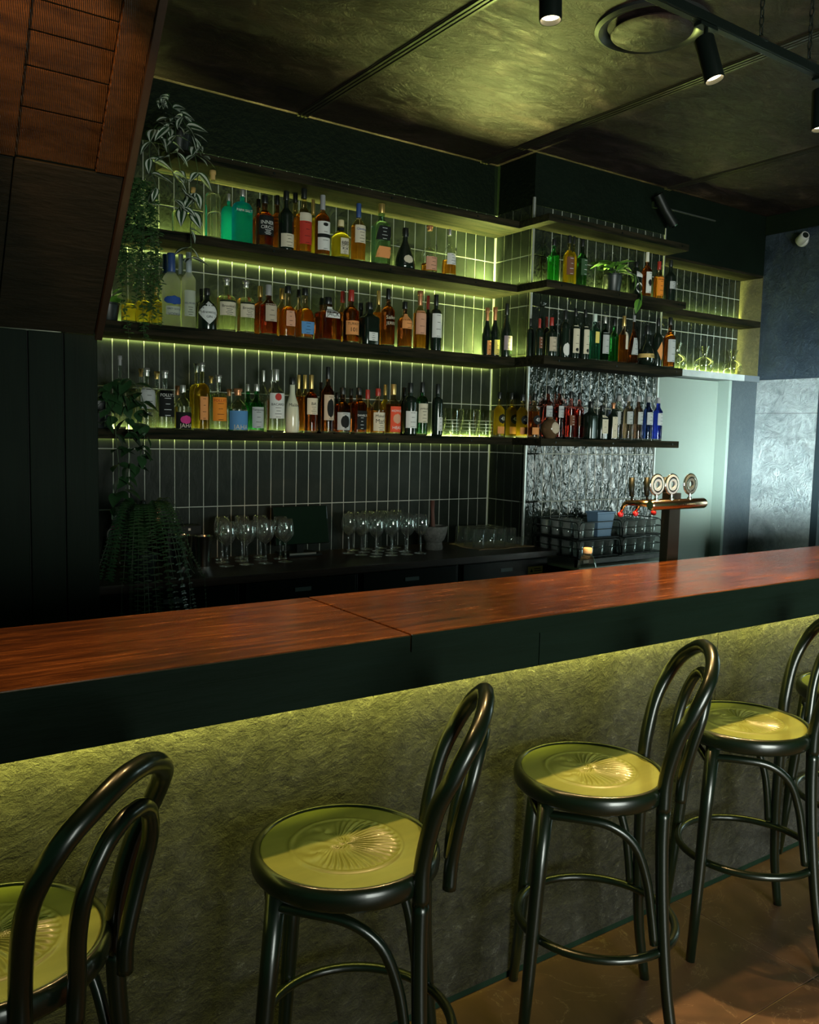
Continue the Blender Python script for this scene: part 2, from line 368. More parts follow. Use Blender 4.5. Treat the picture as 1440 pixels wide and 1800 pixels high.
struct(box('trim_5', 5.782, XR, YP-.02, NB+.004, 2.035, 2.082, plain('grey_lintel_end', (.10, .12, .13), .5), bevel=.003))
DOORC = plain('pale_green_door', (.22, .27, .23), .5, col2=(.24, .29, .25), scale=2)
door_1 = struct(box('door_1', 4.82, 5.62, 4.045, 4.085, .01, 2.03, DOORC, bevel=.003))
struct(box('trim_6', 5.62, 5.652, YP-.002, 4.09, 0, 2.034, plain('pale_green_jamb', (.24, .30, .26), .5), bevel=.003))
struct(box('wall_behind_door', 4.81, XR, 4.12, YB+.1, 0, 2.03, DARKWALL, bevel=0))
JAMB = mat_stone('slate_blue_jamb', (.030, .042, .050), (.055, .070, .078), (.1, .13, .13), .5, .6, .02)
struct(box('wall_door_jamb', 5.654, XR, YP, YB, 0, 2.035, JAMB, bevel=0))
wall_right = struct(box('wall_right', XR+.012, XR+.14, 3.45, YB+.1, 0, CZ, plain('wall_core', (.02, .024, .024), .8), bevel=0))
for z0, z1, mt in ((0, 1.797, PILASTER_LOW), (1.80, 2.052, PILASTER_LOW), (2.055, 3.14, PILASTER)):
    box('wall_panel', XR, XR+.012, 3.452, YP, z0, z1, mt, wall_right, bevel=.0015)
struct(box('trim_7', XR-.012, XR+.1, 1.0, YP, 3.14, CZ, DARKWALL, bevel=.003))
# glazing along the right side, past the pilaster
WFR = plain('dark_window_frame', (.012, .02, .024), .4)
win = struct(MB().box(XR, XR+.09, 3.395, 3.449, 0, 2.2).box(XR, XR+.09, -.1, 3.449, 2.2, 2.28).box(XR, XR+.09, -.1, 3.449, 0, .1).box(XR, XR+.09, 1.6, 1.66, .1, 2.2).box(XR, XR+.09, -.1, -.04, .1, 2.2).build('window_1', WFR))
box('window_pane', XR+.04, XR+.046, 1.66, 3.395, .1, 2.2, GLASS, win, bevel=0); box('window_pane', XR+.04, XR+.046, -.04, 1.6, .1, 2.2, GLASS, win, bevel=0)
struct(box('wall_right_upper', XR, XR+.12, -1.8, 3.449, 2.28, 3.14, DARKWALL, bevel=0))
struct(box('wall_right_near', XR, XR+.12, -1.8, -.1, 0, 2.28, DARKWALL, bevel=0))

# sloped timber soffit and plank wall on the left -----------------------------
LY, LZ, LX = 3.2, 1.906, .837
D = Vector((0, -.628, .778)); N = Vector((0, -.778, -.628))
wl = struct(box('wall_left', -2.0, LX-.004, LY+.016, LY+.12, 0, LZ, plain('plank_backing', (.006, .01, .007), .8), bevel=0))
PLK = plain('blackened_plank', (.0012, .0062, .0026), .65, col2=(.0022, .0090, .0042), scale=6, stretch=(6, 6, .5), bump=.2, bscale=12, spec=.15)
k = 0; x = LX
while x > -.9:
    box('plank', x-.116, x-.003, LY+random.uniform(0, .003), LY+.016, .0, LZ, PLK, wl, bevel=.003); x -= .118
def slope_box(m, x0, x1, s0, s1, t0, t1):
    """x along the bar, s up the slope, t out of the slope toward the room"""
    vs_ = []
    for x in (x0, x1):
        for s in (s0, s1):
            for t in (t0, t1):
                p = Vector((x, LY, LZ))+D*s+N*t; vs_.append(p)
    return m.add(vs_, [(0, 1, 3, 2), (4, 6, 7, 5), (0, 4, 5, 1), (2, 3, 7, 6), (0, 2, 6, 4), (1, 5, 7, 3)])
SMAX = 1.764
sl = struct(slope_box(MB(), -2.0, LX, 0, SMAX, -.09, -.022).build('wall_stair_soffit', BLACK))
def sp(name, x0, x1, s0, s1, t0, t1, mt):
    return slope_box(MB(), x0, x1, s0, s1, t0, t1).build(name, mt, sl, bevel=.002)
for x0, x1 in ((.737, LX-.012), (.352, .503), (-.03, .12)):
    sp('rail_board', x0, x1, .597, SMAX, -.022, 0, SAWN)
ss = [.597, .745, .86, .955, 1.035, 1.14, 1.25, 1.36, 1.47, 1.58, SMAX]
for x0, x1 in ((.503, .737), (.12, .352)):
    for a, b_ in zip(ss[:-1], ss[1:]):
        sp('plank', x0+.002, x1-.002, a+.002, b_-.002, -.022, -.010+random.uniform(-.002, .002), SAWN)
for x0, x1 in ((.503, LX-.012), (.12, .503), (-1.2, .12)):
    sp('lower_board', x0+.002, x1-.002, .0, .593, -.022, -.004, plain('shaded_board', (.008, .008, .004), .6, col2=(.016, .013, .007), scale=6, stretch=(1, 5, 5), bump=.3, bscale=14, spec=.2))  # same timber as above; the shade low on the soffit is in this colour
sp('edge_board', LX-.012, LX+.012, -.01, SMAX, -.09, .016, plain('edge_timber', (.020, .012, .007), .4))

# ------------------------------------------------------------------ bar counter
BZ, BF, BB = 1.11, 1.614, 2.131
bar = tag(empty('bar_counter', (2, 1.8, 0)), 'long timber-topped bar counter with grey slate front and glowing underside', 'bar counter')
def bx(name, x0, x1, y0, y1, z0, z1, mat, parent, bevel=.002):
    o = box(name, x0, x1, y0, y1, z0, z1, mat, parent, bevel); o.matrix_parent_inverse = parent.matrix_basis.inverted(); return o
bpy.context.view_layer.update()
bx('countertop', -1.6, 1.128, BF, BB, BZ-.042, BZ, BARTOP, bar, .003)
bx('countertop', 1.132, 4.9, BF, BB, BZ-.042, BZ+.001, BARTOP, bar, .003)
bx('edge_strip', -1.6, 1.128, BF-.002, BF+.004, BZ-.043, BZ-.0025, FASCIA, bar, .001); bx('edge_strip', 1.132, 4.9, BF-.002, BF+.004, BZ-.043, BZ-.0015, FASCIA, bar, .001)
for a, b_ in ((-1.6, -.25), (-.247, 1.553), (1.556, 3.30), (3.303, 4.9)):
    bx('fascia_board', a, b_, BF+.010, BF+.034, .974, BZ-.042, FASCIA, bar)
bx('underside_board', -1.6, 4.9, BF+.034, BB, .990, BZ-.042, BLACK, bar, 0)
for a, b_ in ((-1.6, .098), (.1, 2.524), (2.527, 4.9)):
    bx('front_panel', a, b_, 1.762, 1.79, .02, .990, STONE, bar, .0015)
bx('plinth', -1.6, 4.9, 1.765, 2.08, 0, .02, BLACK, bar, 0)
bx('carcass', -1.6, 4.9, 1.79, 2.08, .02, .990, BLACK, bar, 0)
bx('service_ledge', .9, 4.9, 2.08, 2.44, .90, .94, STEEL, bar)
bx('led_strip', -1.55, 4.85, 1.722, 1.732, .983, .990, STRIP, bar, 0)
area('bar_led_light', (1.65, 1.745, .980), (1.65, 1.745, 0), 6.4, .008, 31, LEDB, 170).rotation_euler = (R_(62), 0, 0)

# ------------------------------------------------------------------ wall shelves with light strips
SHZ = {'board': (2.83, 2.872), 'top': (2.452, 2.496), 'middle': (2.008, 2.06), 'lowest': (1.527, 1.572)}
def prism(poly, z0, z1):
    m = MB(); n = len(poly)
    m.add([(x, y, z0) for x, y in poly]+[(x, y, z1) for x, y in poly], [tuple(range(n-1, -1, -1)), tuple(range(n, 2*n))]+[(i, (i+1) % n, n+(i+1) % n, n+i) for i in range(n)]); return m
SFY, SPY = 3.99, 3.73
LABS = {'board': 'highest dark timber shelf board, empty of bottles, above the lit bays',
        'top': 'dark timber wall shelf carrying the top row of bottles',
        'middle': 'dark timber wall shelf carrying the middle row of bottles',
        'lowest': 'dark timber wall shelf carrying the lowest row of bottles'}
POW = {'top': (165, 22, 36), 'middle': (125, 24, .4), 'lowest': (24, .4, .2)}
for k, (z0, z1) in SHZ.items():
    x0 = 1.40 if k == 'board' else .95
    poly = [(x0, SFY), (3.52, SFY), (3.52, SPY), (4.79, SPY), (4.79, YP-.018), (XP-.018, YP-.018), (XP-.018, YB-.018), (x0, YB-.018)]
    s = prism(poly, z0, z1).build('wall_shelf', SHELFWOOD, None, bevel=.003); tag(s, LABS[k], 'shelf', 'wall shelves behind the bar')
    for bx_, by_ in ((1.9, SFY), (2.6, SFY), (3.2, SFY), (3.64, SPY), (4.14, SPY), (4.72, SPY)):
        MB().tube([(bx_, by_-.004, (z0+z1)/2), (bx_, by_+.004, (z0+z1)/2)], .006, 10).build('bolt', METAL_BLACK, s)
    if k in POW:
        e0, e1, e2 = POW[k]; zt = z1-.008
        m = MB().box(1.0, XP-.02, YB-.013, YB-.006, zt-.006, zt)
        m.box(XP-.013, XP-.006, YP+.02, YB-.03, zt-.006, zt)
        if k == 'top': m.box(XP+.03, 4.78, YP-.013, YP-.006, zt-.006, zt)
        m.build('led_strip', emitter('led_glow_'+k, LED, {'top': 16, 'middle': 14, 'lowest': 5}[k]), s)
        lk = {'top': 1.7, 'middle': 1.0, 'lowest': .4}[k]
        l = area('shelf_light_leak_%s' % k, (2.3, YB-.0095, z0-.001), (2.3, YB-.0095, 0), 2.56, .006, lk, LED); l.rotation_euler = (R_(60), 0, 0)
        for (nm, loc, sx, sy, en) in (('back', (2.3, YB-.0095, zt+.002), 2.56, .007, e0), ('side', (XP-.0095, 4.11, zt+.002), .007, .30, e1), ('front', (4.2, YP-.0095, zt+.002), 1.16, .007, e2)):
            if nm == 'front' and k != 'top': continue
            l = area('shelf_light_%s_%s' % (k, nm), loc, (loc[0], loc[1], loc[2]+1), sx, sy, en, LED); l.rotation_euler = {'back': (PI-R_(72), 0, 0), 'side': (PI, R_(-72), 0), 'front': (PI-R_(72), 0, 0)}[nm]
ns = box('niche_shelf', 4.816, XR-.008, YP-.006, NB-.018, 2.452, 2.496, SHELFWOOD, bevel=.003); tag(ns, 'short dark shelf spanning the lit niche above the pale door', 'shelf')
for zt, ow in ((2.490, ns), (2.088, None)):
    st = MB().box(4.84, XR-.03, NB-.013, NB-.006, zt-.004, zt+.002).build('led_strip' if ow else 'niche_light_strip', emitter('led_glow_niche', LED, 14), ow)
    if not ow: tag(st, 'thin glowing strip along the back of the niche sill', 'light strip')
    l = area('niche_light', (5.39, NB-.010, zt+.004), (5.39, 4, 5), 1.1, .007, 24, LED); l.rotation_euler = (PI-R_(72), 0, 0)

# ------------------------------------------------------------------ back counter, fridges, wash bench
wt = box('worktop', .95, 3.655, 3.70, YB-.012, .862, .90, COUNTERWOOD, bevel=.003); tag(wt, 'dark timber back counter under the shelves, crowded with glassware', 'worktop')
FR = plain('black_fridge_steel', (.004, .008, .006), .3, .1, spec=.3)
LOUV = plain('dark_vent_slats', (.02, .028, .022), .4)
for i, (a, b_, lab) in enumerate(((.97, 1.62, 'black under-counter fridge hidden behind the fern'), (1.63, 2.28, 'black under-counter fridge below the left cluster of wine glasses'),
                                 (2.29, 2.94, 'black under-counter fridge below the large cluster of wine glasses'), (2.95, 3.63, 'black under-counter fridge with small yellow warning sticker'))):
    e = tag(empty('bar_fridge', ((a+b_)/2, 4.0, 0)), lab, 'fridge', 'under-counter fridges'); w2 = (b_-a)/2
    box('cabinet', -w2, w2, -.25, .28, .0, .858, FR, e); box('door', -w2+.01, w2-.01, -.275, -.252, .10, .735, plain('fridge_door_glass', (.006, .012, .009), .08), e)
    h = MB().tube([(-w2+.06, -.292, .70), (w2-.06, -.292, .70)], .008, 8); h.build('handle', METAL_BLACK, e)
    box('control_panel', -w2+.02, w2-.02, -.262, -.25, .75, .85, FR, e)
    box('display', -.045, .045, -.266, -.262, .79, .81, plain('grey_display', (.12, .15, .15), .3), e, bevel=0)
    if i == 3:
        stk = box('warning_sticker', .17, .285, -.2665, -.262, .762, .805, plain('yellow_sticker', (.75, .50, .16), .6), e, bevel=0)
        MB().add([(.182, -.268, .772), (.205, -.268, .772), (.1935, -.268, .795)], [(0, 1, 2)]).box(.215, .275, -.2672, -.2664, .776, .781).box(.215, .268, -.2672, -.2664, .788, .793).build('printed_mark', RUBBER, stk)
be = tag(empty('wash_bench', (4.05, 3.72, 0)), 'dark glass-washing bench with pale top edge beneath the wire racks', 'bench')
box('cabinet', -.39, .39, -.20, .215, 0, .80, FR, be); box('top', -.40, .40, -.21, .217, .80, .815, plain('white_bench_edge', (.62, .62, .52), .4), be)
for x in (-.385, .385):
    for y in (-.185, .185): box('frame_leg', x-.013, x+.013, y-.013, y+.013, .815, .862, METAL_BLACK, be)
box('frame_rail', -.371, .371, -.19, -.175, .83, .860, METAL_BLACK, be)
box('rail_label', -.345, -.30, -.194, -.19, .838, .856, plain('white_label', (.7, .7, .66), .6), be, bevel=0)

# wire glass racks and tumblers
WIRE = plain('black_coated_wire', (.012, .018, .016), .3)
def wire_basket(x0, x1, y0, y1, z, lab):
    cx, cy_ = (x0+x1)/2, (y0+y1)/2; e = tag(empty('glass_rack', (cx, cy_, z)), lab, 'wire rack', 'wire glass racks'); a, b_ = (x1-x0)/2, (y1-y0)/2
    m = MB()
    for i in range(9): t = -a+2*a*i/8; m.tube([(t, -b_, .003), (t, b_, .003)], .0022, 5)
    for i in range(11): t = -b_+2*b_*i/10; m.tube([(-a, t, .003), (a, t, .003)], .0022, 5)
    stuff(m.build('base_grid', WIRE, e))
    m = MB()
    for (p, q) in (((-a, -b_), (a, -b_)), ((a, -b_), (a, b_)), ((a, b_), (-a, b_)), ((-a, b_), (-a, -b_))):
        P, Q = Vector((*p, 0)), Vector((*q, 0)); d = (Q-P).normalized()
        pts = [P+Vector((0, 0, .003)), P+d*.008+Vector((0, 0, .088)), P+d*.02+Vector((0, 0, .101)), P+d*.036+Vector((0, 0, .105)), Q-d*.036+Vector((0, 0, .105)), Q-d*.02+Vector((0, 0, .101)), Q-d*.008+Vector((0, 0, .088)), Q+Vector((0, 0, .003))]
        m.tube(pts, .0032, 6); m.tube([P+Vector((0, 0, .060)), Q+Vector((0, 0, .060))], .0026, 6)
    m.build('side_wires', WIRE, e, True)
    box('tray_mat', -a+.003, a-.003, -b_+.003, b_-.003, .005, .010, plain('black_mat', (.01, .014, .012), .7), e, bevel=0)
    return e
TUMBLER = None
def tumbler_mesh():
    m = MB(); m.lathe([(.028, .0), (.029, .006), (.034, .086), (.0325, .0865), (.0275, .010), (.0, .009)], 16); me = m.mesh('tumbler'); me.materials.append(thin_glass('rack_tumbler_glass', (.86, .90, .88), .5, .03, .2)); [setattr(p, 'use_smooth', True) for p in me.polygons]; return me
TM = tumbler_mesh()
for (x0, x1, z, nm) in ((3.675, 4.035, .974, 'upper left'), (4.055, 4.425, .974, 'upper right'), (3.675, 4.035, .863, 'lower left'), (4.055, 4.425, .863, 'lower right')):
    if 'lower' in nm: pass
    wire_basket(x0, x1, 3.545, 3.925, z, 'black wire glass rack, %s of the four stacked on the wash bench' % nm)
    for i in range(4):
        for j in range(4):
            if nm == 'upper left' and i in (2, 3) and j in (0, 1): continue
            o = bpy.data.objects.new('tumbler', TM); C.objects.link(o); o.location = (x0+.05+.0865*i*(x1-x0)/.36, 3.592+.0955*j, z+.010)
            tag(o, 'clear tumbler in the %s wire rack, %s row, %s' % (nm, ('front', 'second', 'third', 'rear')[j], ('leftmost', 'second from left', 'second from right', 'rightmost')[i]), 'glass', 'tumblers in the %s wire rack' % nm)
e = tag(empty('plastic_tub', (3.93, 3.615, .984)), 'small blue plastic tub standing among tumblers in the wire rack', 'tub')
BLUEP = plain('blue_plastic', (.16, .27, .42), .4)
m = MB(); q = [(.060, .0), (.075, .139), (.083, .140), (.083, .151), (.071, .151), (.056, .006)]
sq = lambda a: (lambda c, s: (c/max(abs(c), abs(s))*.98, s/max(abs(c), abs(s))*.62))(math.cos(a+PI/4), math.sin(a+PI/4))
m.lathe(q, 4, shape=lambda a: sq(a)); m.build('tub_body', BLUEP, e, bevel=.002)

# ------------------------------------------------------------------ bottles
LC = {k: plain('label_'+k, c, .7, spec=.12) for k, c in dict(cream=(.62, .56, .42), white=(.68, .68, .64), black=(.012, .014, .013), red=(.45, .04, .025), orange=(.80, .26, .03), orangel=(.72, .30, .10),
      salmon=(.62, .32, .20), bluepale=(.42, .48, .52), navy=(.02, .03, .10), frostlabel=(.40, .44, .34), beige=(.50, .42, .31), yellow=(.75, .62, .16), mauve=(.30, .24, .26), greyl=(.44, .46, .45),
      bluelabel=(.10, .26, .50), redorange=(.72, .09, .04), brownl=(.16, .07, .04), gold=(.60, .42, .14), silver=(.68, .70, .68), dkgreenl=(.04, .09, .04), blue=(.03, .08, .3), brown=(.2, .09, .04), redl=(.5, .05, .04), pink=(.6, .05, .24)).items()}
CAPM = {'black': plain('cap_black', (.010, .012, .011), .3), 'cork': plain('cap_cork', (.55, .36, .12), .8), 'silver': plain('cap_silver', (.62, .62, .58), .3, .8), 'gold': plain('cap_gold', (.70, .48, .16), .3, .8),
        'grey': plain('cap_grey', (.30, .30, .30), .45), 'cream': plain('cap_cream', (.66, .56, .30), .5), 'blue': plain('cap_blue', (.03, .07, .22), .4), 'copper': plain('cap_copper', (.58, .26, .12), .35, .6),
        'frostcap': plain('cap_frost', (.36, .42, .44), .4), 'redcap': plain('cap_red', (.35, .03, .02), .35), 'clearcap': plain('cap_pale', (.6, .7, .62), .3), 'whitecap': plain('cap_white', (.68, .66, .56), .45)}
# glass key: (how, colour of the contents, tint of the empty neck)
GL = dict(pale=('liq', (.95, .95, .70), (.92, .94, .82)), clear=('liq', (.96, .97, .88), (.93, .95, .90)), amber=('liq', (.88, .34, .05), (.90, .78, .55)), dkamber=('liq', (.40, .10, .018), (.55, .34, .18)),
          gold=('liq', (.97, .68, .08), (.95, .86, .5)), orange=('liq', (.95, .38, .05), (.92, .80, .62)), dkred=('liq', (.42, .05, .02), (.5, .2, .14)), red=('liq', (.85, .06, .03), (.9, .5, .45)),
          green=('liq', (.06, .55, .14), (.25, .7, .35)), brtgreen=('liq', (.10, .85, .16), (.3, .9, .4)), dkgreen=('liq', (.05, .20, .07), (.12, .3, .14)), aqua=('liq', (.36, .55, .42), (.5, .7, .6)),
          aquagreen=('liq', (.20, .78, .50), (.7, .9, .82)), tan=('liq', (.62, .45, .24), (.7, .6, .45)), brownglass=('liq', (.28, .16, .09), (.35, .25, .18)), navyglass=('liq', (.03, .06, .20), (.1, .15, .3)), cobalt=('liq', (.03, .06, .55), (.1, .15, .5)),
          dark=('solid', (.008, .014, .009), None), brown=('solid', (.10, .06, .03), None), white=('solid', (.62, .62, .46), None), teal=('frost', (.07, .70, .82), None), frost=('frost', (.96, .96, .80), None))
GM = {}
for k, (how, c, n_) in GL.items():
    if how == 'liq': GM[k] = (liquid('contents_'+k, c, dict(clear=.10, pale=.16, dkamber=.16, amber=.30, orange=.32, dkgreen=.12, dkred=.12, gold=.3).get(k, .22)), thin_glass('glass_'+k, n_, .34))
    elif how == 'solid': GM[k] = (plain('glass_'+k, c, .12, coat=.3), None)
    else: GM[k] = (liquid('frosted_'+k, c, .82, .5, 1.3), None)
# kind: body top, shoulder top, neck radius, cap height, cap radius, corner exponent, depth/width
KD = dict(std=(.58, .72, .34, .14, .38, 2, 1), tall=(.60, .74, .33, .17, .36, 2, 1), slim=(.64, .74, .42, .26, .44, 2, 1), frost=(.62, .76, .40, .22, .46, 2, 1), bord=(.62, .75, .36, .18, .39, 2, 1), burg=(.40, .76, .34, .20, .37, 2, 1),
          square=(.62, .74, .36, .15, .40, 6, .85), flask=(.62, .78, .22, .12, .27, 3, .55), squat=(.54, .74, .30, .15, .36, 2, 1), dome=(.58, .70, .27, .12, .31, 2, 1), facet=(.50, .66, .30, .13, .40, 4, .9),
          campari=(.66, .74, .40, .14, .42, 2, 1), ink=(.66, .78, .42, .12, .46, 2, 1), cone=(.42, .74, .24, .12, .28, 2, 1), decant=(.34, .56, .17, .09, .34, 2, 1), malibu=(.46, .74, .40, .12, .44, 2, 1))
def shape_fn(n_, asp):
    def s(a):
        c, d = math.cos(a), math.sin(a)
        if n_ == 2: return (c, d*asp)
        k = (abs(c)**n_+abs(d)**n_)**(-1/n_); return (c*k, d*k*asp)
    return s
def profile(kind, h, w):
    R = w/2
    if kind == 'bell': return [(.86, 0), (1, .03), (1, .10), (.90, .26), (.70, .42), (.50, .55), (.33, .64), (.26, .70), (.25, .80)], .80, .20, .30, 2, .8
    if kind == 'sphere': return [(.55, 0)]+[(math.sin(t)*1.0, .46-.46*math.cos(t)) for t in [.62, .9, 1.2, 1.57, 1.95, 2.3, 2.6]]+[(.3, .9), (.28, 1.0)], 1.0, 0, 0, 2, 1
    if kind == 'chambord': return [(.55, 0), (.8, .03), (.98, .14), (1, .24), (.96, .33), (.78, .44), (.5, .52), (.28, .57), (.25, .80)], .80, .20, .34, 2, 1
    bt, st, nr, ch, cr, ex, asp = KD[kind]
    p = [(.90, 0), (.985, .012), (1, .03), (1, bt)]
    if kind == 'facet': p = [(.80, 0), (.88, .02), (1, .25), (1, .38), (.86, bt)]
    if kind == 'cone': p = [(.9, 0), (1, .03), (.97, .2), (.86, bt)]
    if kind == 'malibu': p = [(.92, 0), (1, .03), (1, .3), (.93, bt)]
    r0 = p[-1][0]; n_ = 6
    for i in range(1, n_+1):
        t = i/n_
        if kind in ('burg', 'cone', 'malibu'): k = .5-.5*math.cos(PI*t)
        elif kind in ('dome', 'flask', 'squat', 'decant', 'bord'): k = 1-math.sqrt(max(0, 1-t*t)) if kind != 'squat' else t**1.5
        else: k = (.5-.5*math.cos(PI*t))*.6+t*t*.4
        p.append((r0+(nr-r0)*k, bt+(st-bt)*t))
    p.append((nr*.96, 1-ch))
    return p, 1-ch, ch, cr, ex, asp
def prof_r(p, z):
    for (r0, z0), (r1, z1) in zip(p[:-1], p[1:]):
        if z0 <= z <= z1: return r0+(r1-r0)*((z-z0)/(z1-z0) if z1 > z0 else 0)
    return p[-1][0]
def cut(p, z0, z1):
    out = [(prof_r(p, z0), z0)]+[q for q in p if z0 < q[1] < z1]+[(prof_r(p, z1), z1)]; return out
def patch(p, sh, h, R, z0, z1, deg, form, off, sweep=0, nz=8, na=10):
    """a label skin lying on the bottle wall, centred on its front"""
    v, fs = [], []
    for i in range(nz+1):
        t = -1+2*i/nz; z = z0+(z1-z0)*i/nz
        wd = 1 if form == 'rect' else (1-abs(t)*.97 if form == 'diamond' else math.sqrt(max(.0009, 1-t*t)))
        rr = prof_r(p, z)
        for j in range(na+1):
            a = -PI/2+R_(deg)/2*wd*(-1+2*j/na)+sweep*t; q = sh(a); L = math.hypot(*q) or 1
            v.append((q[0]*rr*R+q[0]/L*off, q[1]*rr*R+q[1]/L*off, z*h))
    for i in range(nz):
        for j in range(na):
            a = i*(na+1)+j; fs.append((a, a+1, a+na+2, a+na+1))
    return v, fs
BASEM = liquid('thick_glass_base', (.97, .97, .86), .5, .05, 1.45)
def bottle(shelf, x, y, z, h, w, kind, glass, cap, lab, texts, label, group, name='spirit_bottle', seg=20):
    e = tag(empty(name, (x, y, z)), label, 'bottle', group); e.rotation_euler.z = random.uniform(-.14, .14)
    p, ztop, ch, cr, ex, asp = profile(kind, h, w); sh = shape_fn(ex, asp); R = w/2
    mats = GM[glass]; how = GL[glass][0]
    if ex != 2: seg = 28
    S = lambda q: [(r_*R, zz*h) for r_, zz in q]
    if how == 'liq':
        fill = {'std': .60, 'tall': .62, 'dome': .66, 'facet': .60, 'decant': .20, 'cone': .34, 'flask': .78, 'squat': .52}.get(kind, .64)
        if glass in ('dkamber', 'gold', 'dkgreen', 'cobalt', 'navyglass', 'brownglass', 'tan', 'aqua'): fill = max(fill, .70)
        if glass == 'clear' and kind == 'tall': fill = .5
        if glass == 'clear' and kind == 'decant': pass
        lm = GM['amber'][0] if (glass == 'clear' and kind in ('decant', 'cone')) else mats[0]
        zb = .012/h if kind not in ('sphere',) else 0
        o = MB().lathe(S(cut(p, 0, zb)), seg, shape=sh).build('glass_base', BASEM, e); smooth_by_angle(o, 50)
        o = MB().lathe(S(cut(p, zb+.0005, fill)), seg, shape=sh).build('filled_glass', lm, e); smooth_by_angle(o, 50)
        o = MB().lathe(S(cut(p, fill+.0005, ztop)), seg, shape=sh, closed=False).build('empty_neck', mats[1], e); smooth_by_angle(o, 50)
    else:
        o = MB().lathe(S(cut(p, 0, ztop)), seg, shape=sh).build('glass_body', mats[0], e); smooth_by_angle(o, 50)
    if cap != 'none' and ch:
        c0 = ztop-.012; cs = min(cr, 1)*R
        if kind in ('slim', 'frost', 'std', 'tall', 'bord', 'burg', 'campari') and cap in ('redcap', 'gold', 'blue', 'frostcap', 'whitecap', 'copper', 'grey'): c0 = ztop-.07
        o = MB().lathe([(cs*.96, c0*h), (cs, c0*h+.002), (cs*.97, h-.003), (cs*.88, h)], 16).build('cap', CAPM[cap], e); smooth_by_angle(o, 40)
        if cap in ('cork', 'copper') or kind == 'dome':
            MB().lathe([(cs*1.25, h*(1-ch*.45)), (cs*1.28, h*(1-ch*.40)), (cs*1.25, h*1.0)], 16).build('stopper_head', CAPM[cap], e, True)
    def text_on(par, s, zf, size, col, off=.0011):
        v, fs, tw = text_geo(s)
        if not v: return
        rr = prof_r(p, zf)*R; sc = w*size*.9; 
        if tw*sc > w*.80: sc = w*.80/tw
        vv = []
        for (tx, ty, _) in v:
            if ex == 2 and asp == 1:
                a = -PI/2+tx*sc/rr; rz = prof_r(p, zf+ty*sc/h)*R+off; vv.append((math.cos(a)*rz, math.sin(a)*rz, zf*h+ty*sc))
            else: vv.append((tx*sc, -rr*asp-off*1.2, zf*h+ty*sc))
        MB().add(vv, fs).build('lettering', LC.get(col) or LC['black'], par)
    par = e
    if lab and lab[3] not in ('arch',):
        z0, z1, deg, st = lab
        specs = [(z0, z1, deg, st, 'rect', 0)]
        if st == 'diamond': specs = [(z0, z1, 150, 'silver', 'diamond', 0)]
        elif st == 'brook': specs = [(z0, .55, deg, 'cream', 'rect', 0), (.555, z1-.16, deg, 'black', 'rect', 0)]
        elif st == 'disc43': specs = [(z0, z1, 95, 'black', 'disc', 0), (.08, .24, 110, 'orangel', 'rect', 0)]
        elif st == 'beigedisc': specs = [(z0, z1, 62, 'beige', 'disc', 0)]
        elif st == 'whitedisc': specs = [(z0, z1, 100, 'white', 'disc', 0)]
        elif st == 'blackpink': specs = [(z0, z1, deg, 'black', 'rect', 0), (.14, .33, 80, 'pink', 'disc', 1)]
        elif label.startswith('bell-shaped'): specs = [(z0, z1, 60, st, 'disc', 0)]
        elif label.startswith('square blue-green'): specs = [(.40, .62, 150, 'black', 'rect', 0), (.12, .30, 150, 'orangel', 'rect', 0)]
        elif 'red disc' in label: specs += [(.50, .62, 44, 'redl', 'disc', 1)]
        elif 'black oval' in label or 'black disc' in label: specs += [(z0+.10*(z1-z0), z1-.15*(z1-z0), 70, 'black', 'disc', 1)]
        elif 'leaf-shaped' in label: specs = [(z0, z1, 100, st, 'diamond', 0)]
        elif 'cream band' in label or 'red label and black' in label: specs += [(z1-.13, z1, deg, 'cream', 'rect', 1)] if 'red' in label else []
        elif 'blue wave' in label: specs = [(z0, .28, deg, 'frostlabel', 'rect', 0), (.30, z1, 140, 'blue', 'disc', 0)]
        elif 'head emblem' in label: specs += [(.22, .42, 70, 'salmon', 'disc', 1)]
        elif 'tall white capsule' in label: specs += [(.26, .40, 60, 'black', 'disc', 1)]
        elif 'tall cream labels' in label: specs += [(.15, .22, 40, 'black', 'disc', 1)]
        elif 'ring print' in label: specs = [(.08, .40, 120, 'white', 'disc', 0), (.13, .35, 84, 'black', 'disc', 1), (.55, .72, 90, 'white', 'rect', 0)]
        elif 'pale grey capsule' in label: specs += [(.30, .36, 126, 'black', 'rect', 1), (.48, .54, 40, 'black', 'disc', 1)]
        for (a, b_, dg, col, form, lift) in specs:
            sweep = .22 if ('slant' in label or 'diagonal' in label) else 0
            if ex == 2 or dg > 100:
                v, fs = patch(p, sh, h, R, a, b_, dg if ex == 2 else min(dg, 96), form, .0006+.0004*lift, sweep)
            else: v, fs = patch(p, sh, h, R, a, b_, min(dg, 88), form, .0006+.0004*lift, sweep)
            lo = MB().add(v, fs).build('label', LC[col], e, True)
            if par is e: par = lo
        if st not in ('diamond', 'disc43', 'blackpink', 'whitedisc', 'beigedisc') and specs[0][4] == 'rect' and specs[0][2] > 50:
            fp = MB(); zl = min(t_[1] for t_ in texts) if texts else specs[0][1]+.02; lo_z = specs[0][0]+.02
            for q in range(4):
                zz = lo_z+(zl-.055-lo_z)*(q/3)
                if zl-.055 <= lo_z+.02: break
                hw = (34, 46, 28, 40)[q]*min(1, specs[0][2]/110)
                fp.add(*patch(p, sh, h, R, zz, zz+.0022/h, hw if ex == 2 else hw*.9, 'rect', .0013, 0, 1, 6))
            if fp.v: stuff(fp.build('fine_print', LC['black'] if specs[0][3] not in ('black', 'navy', 'dkgreenl', 'brownl') else LC['silver'], par))
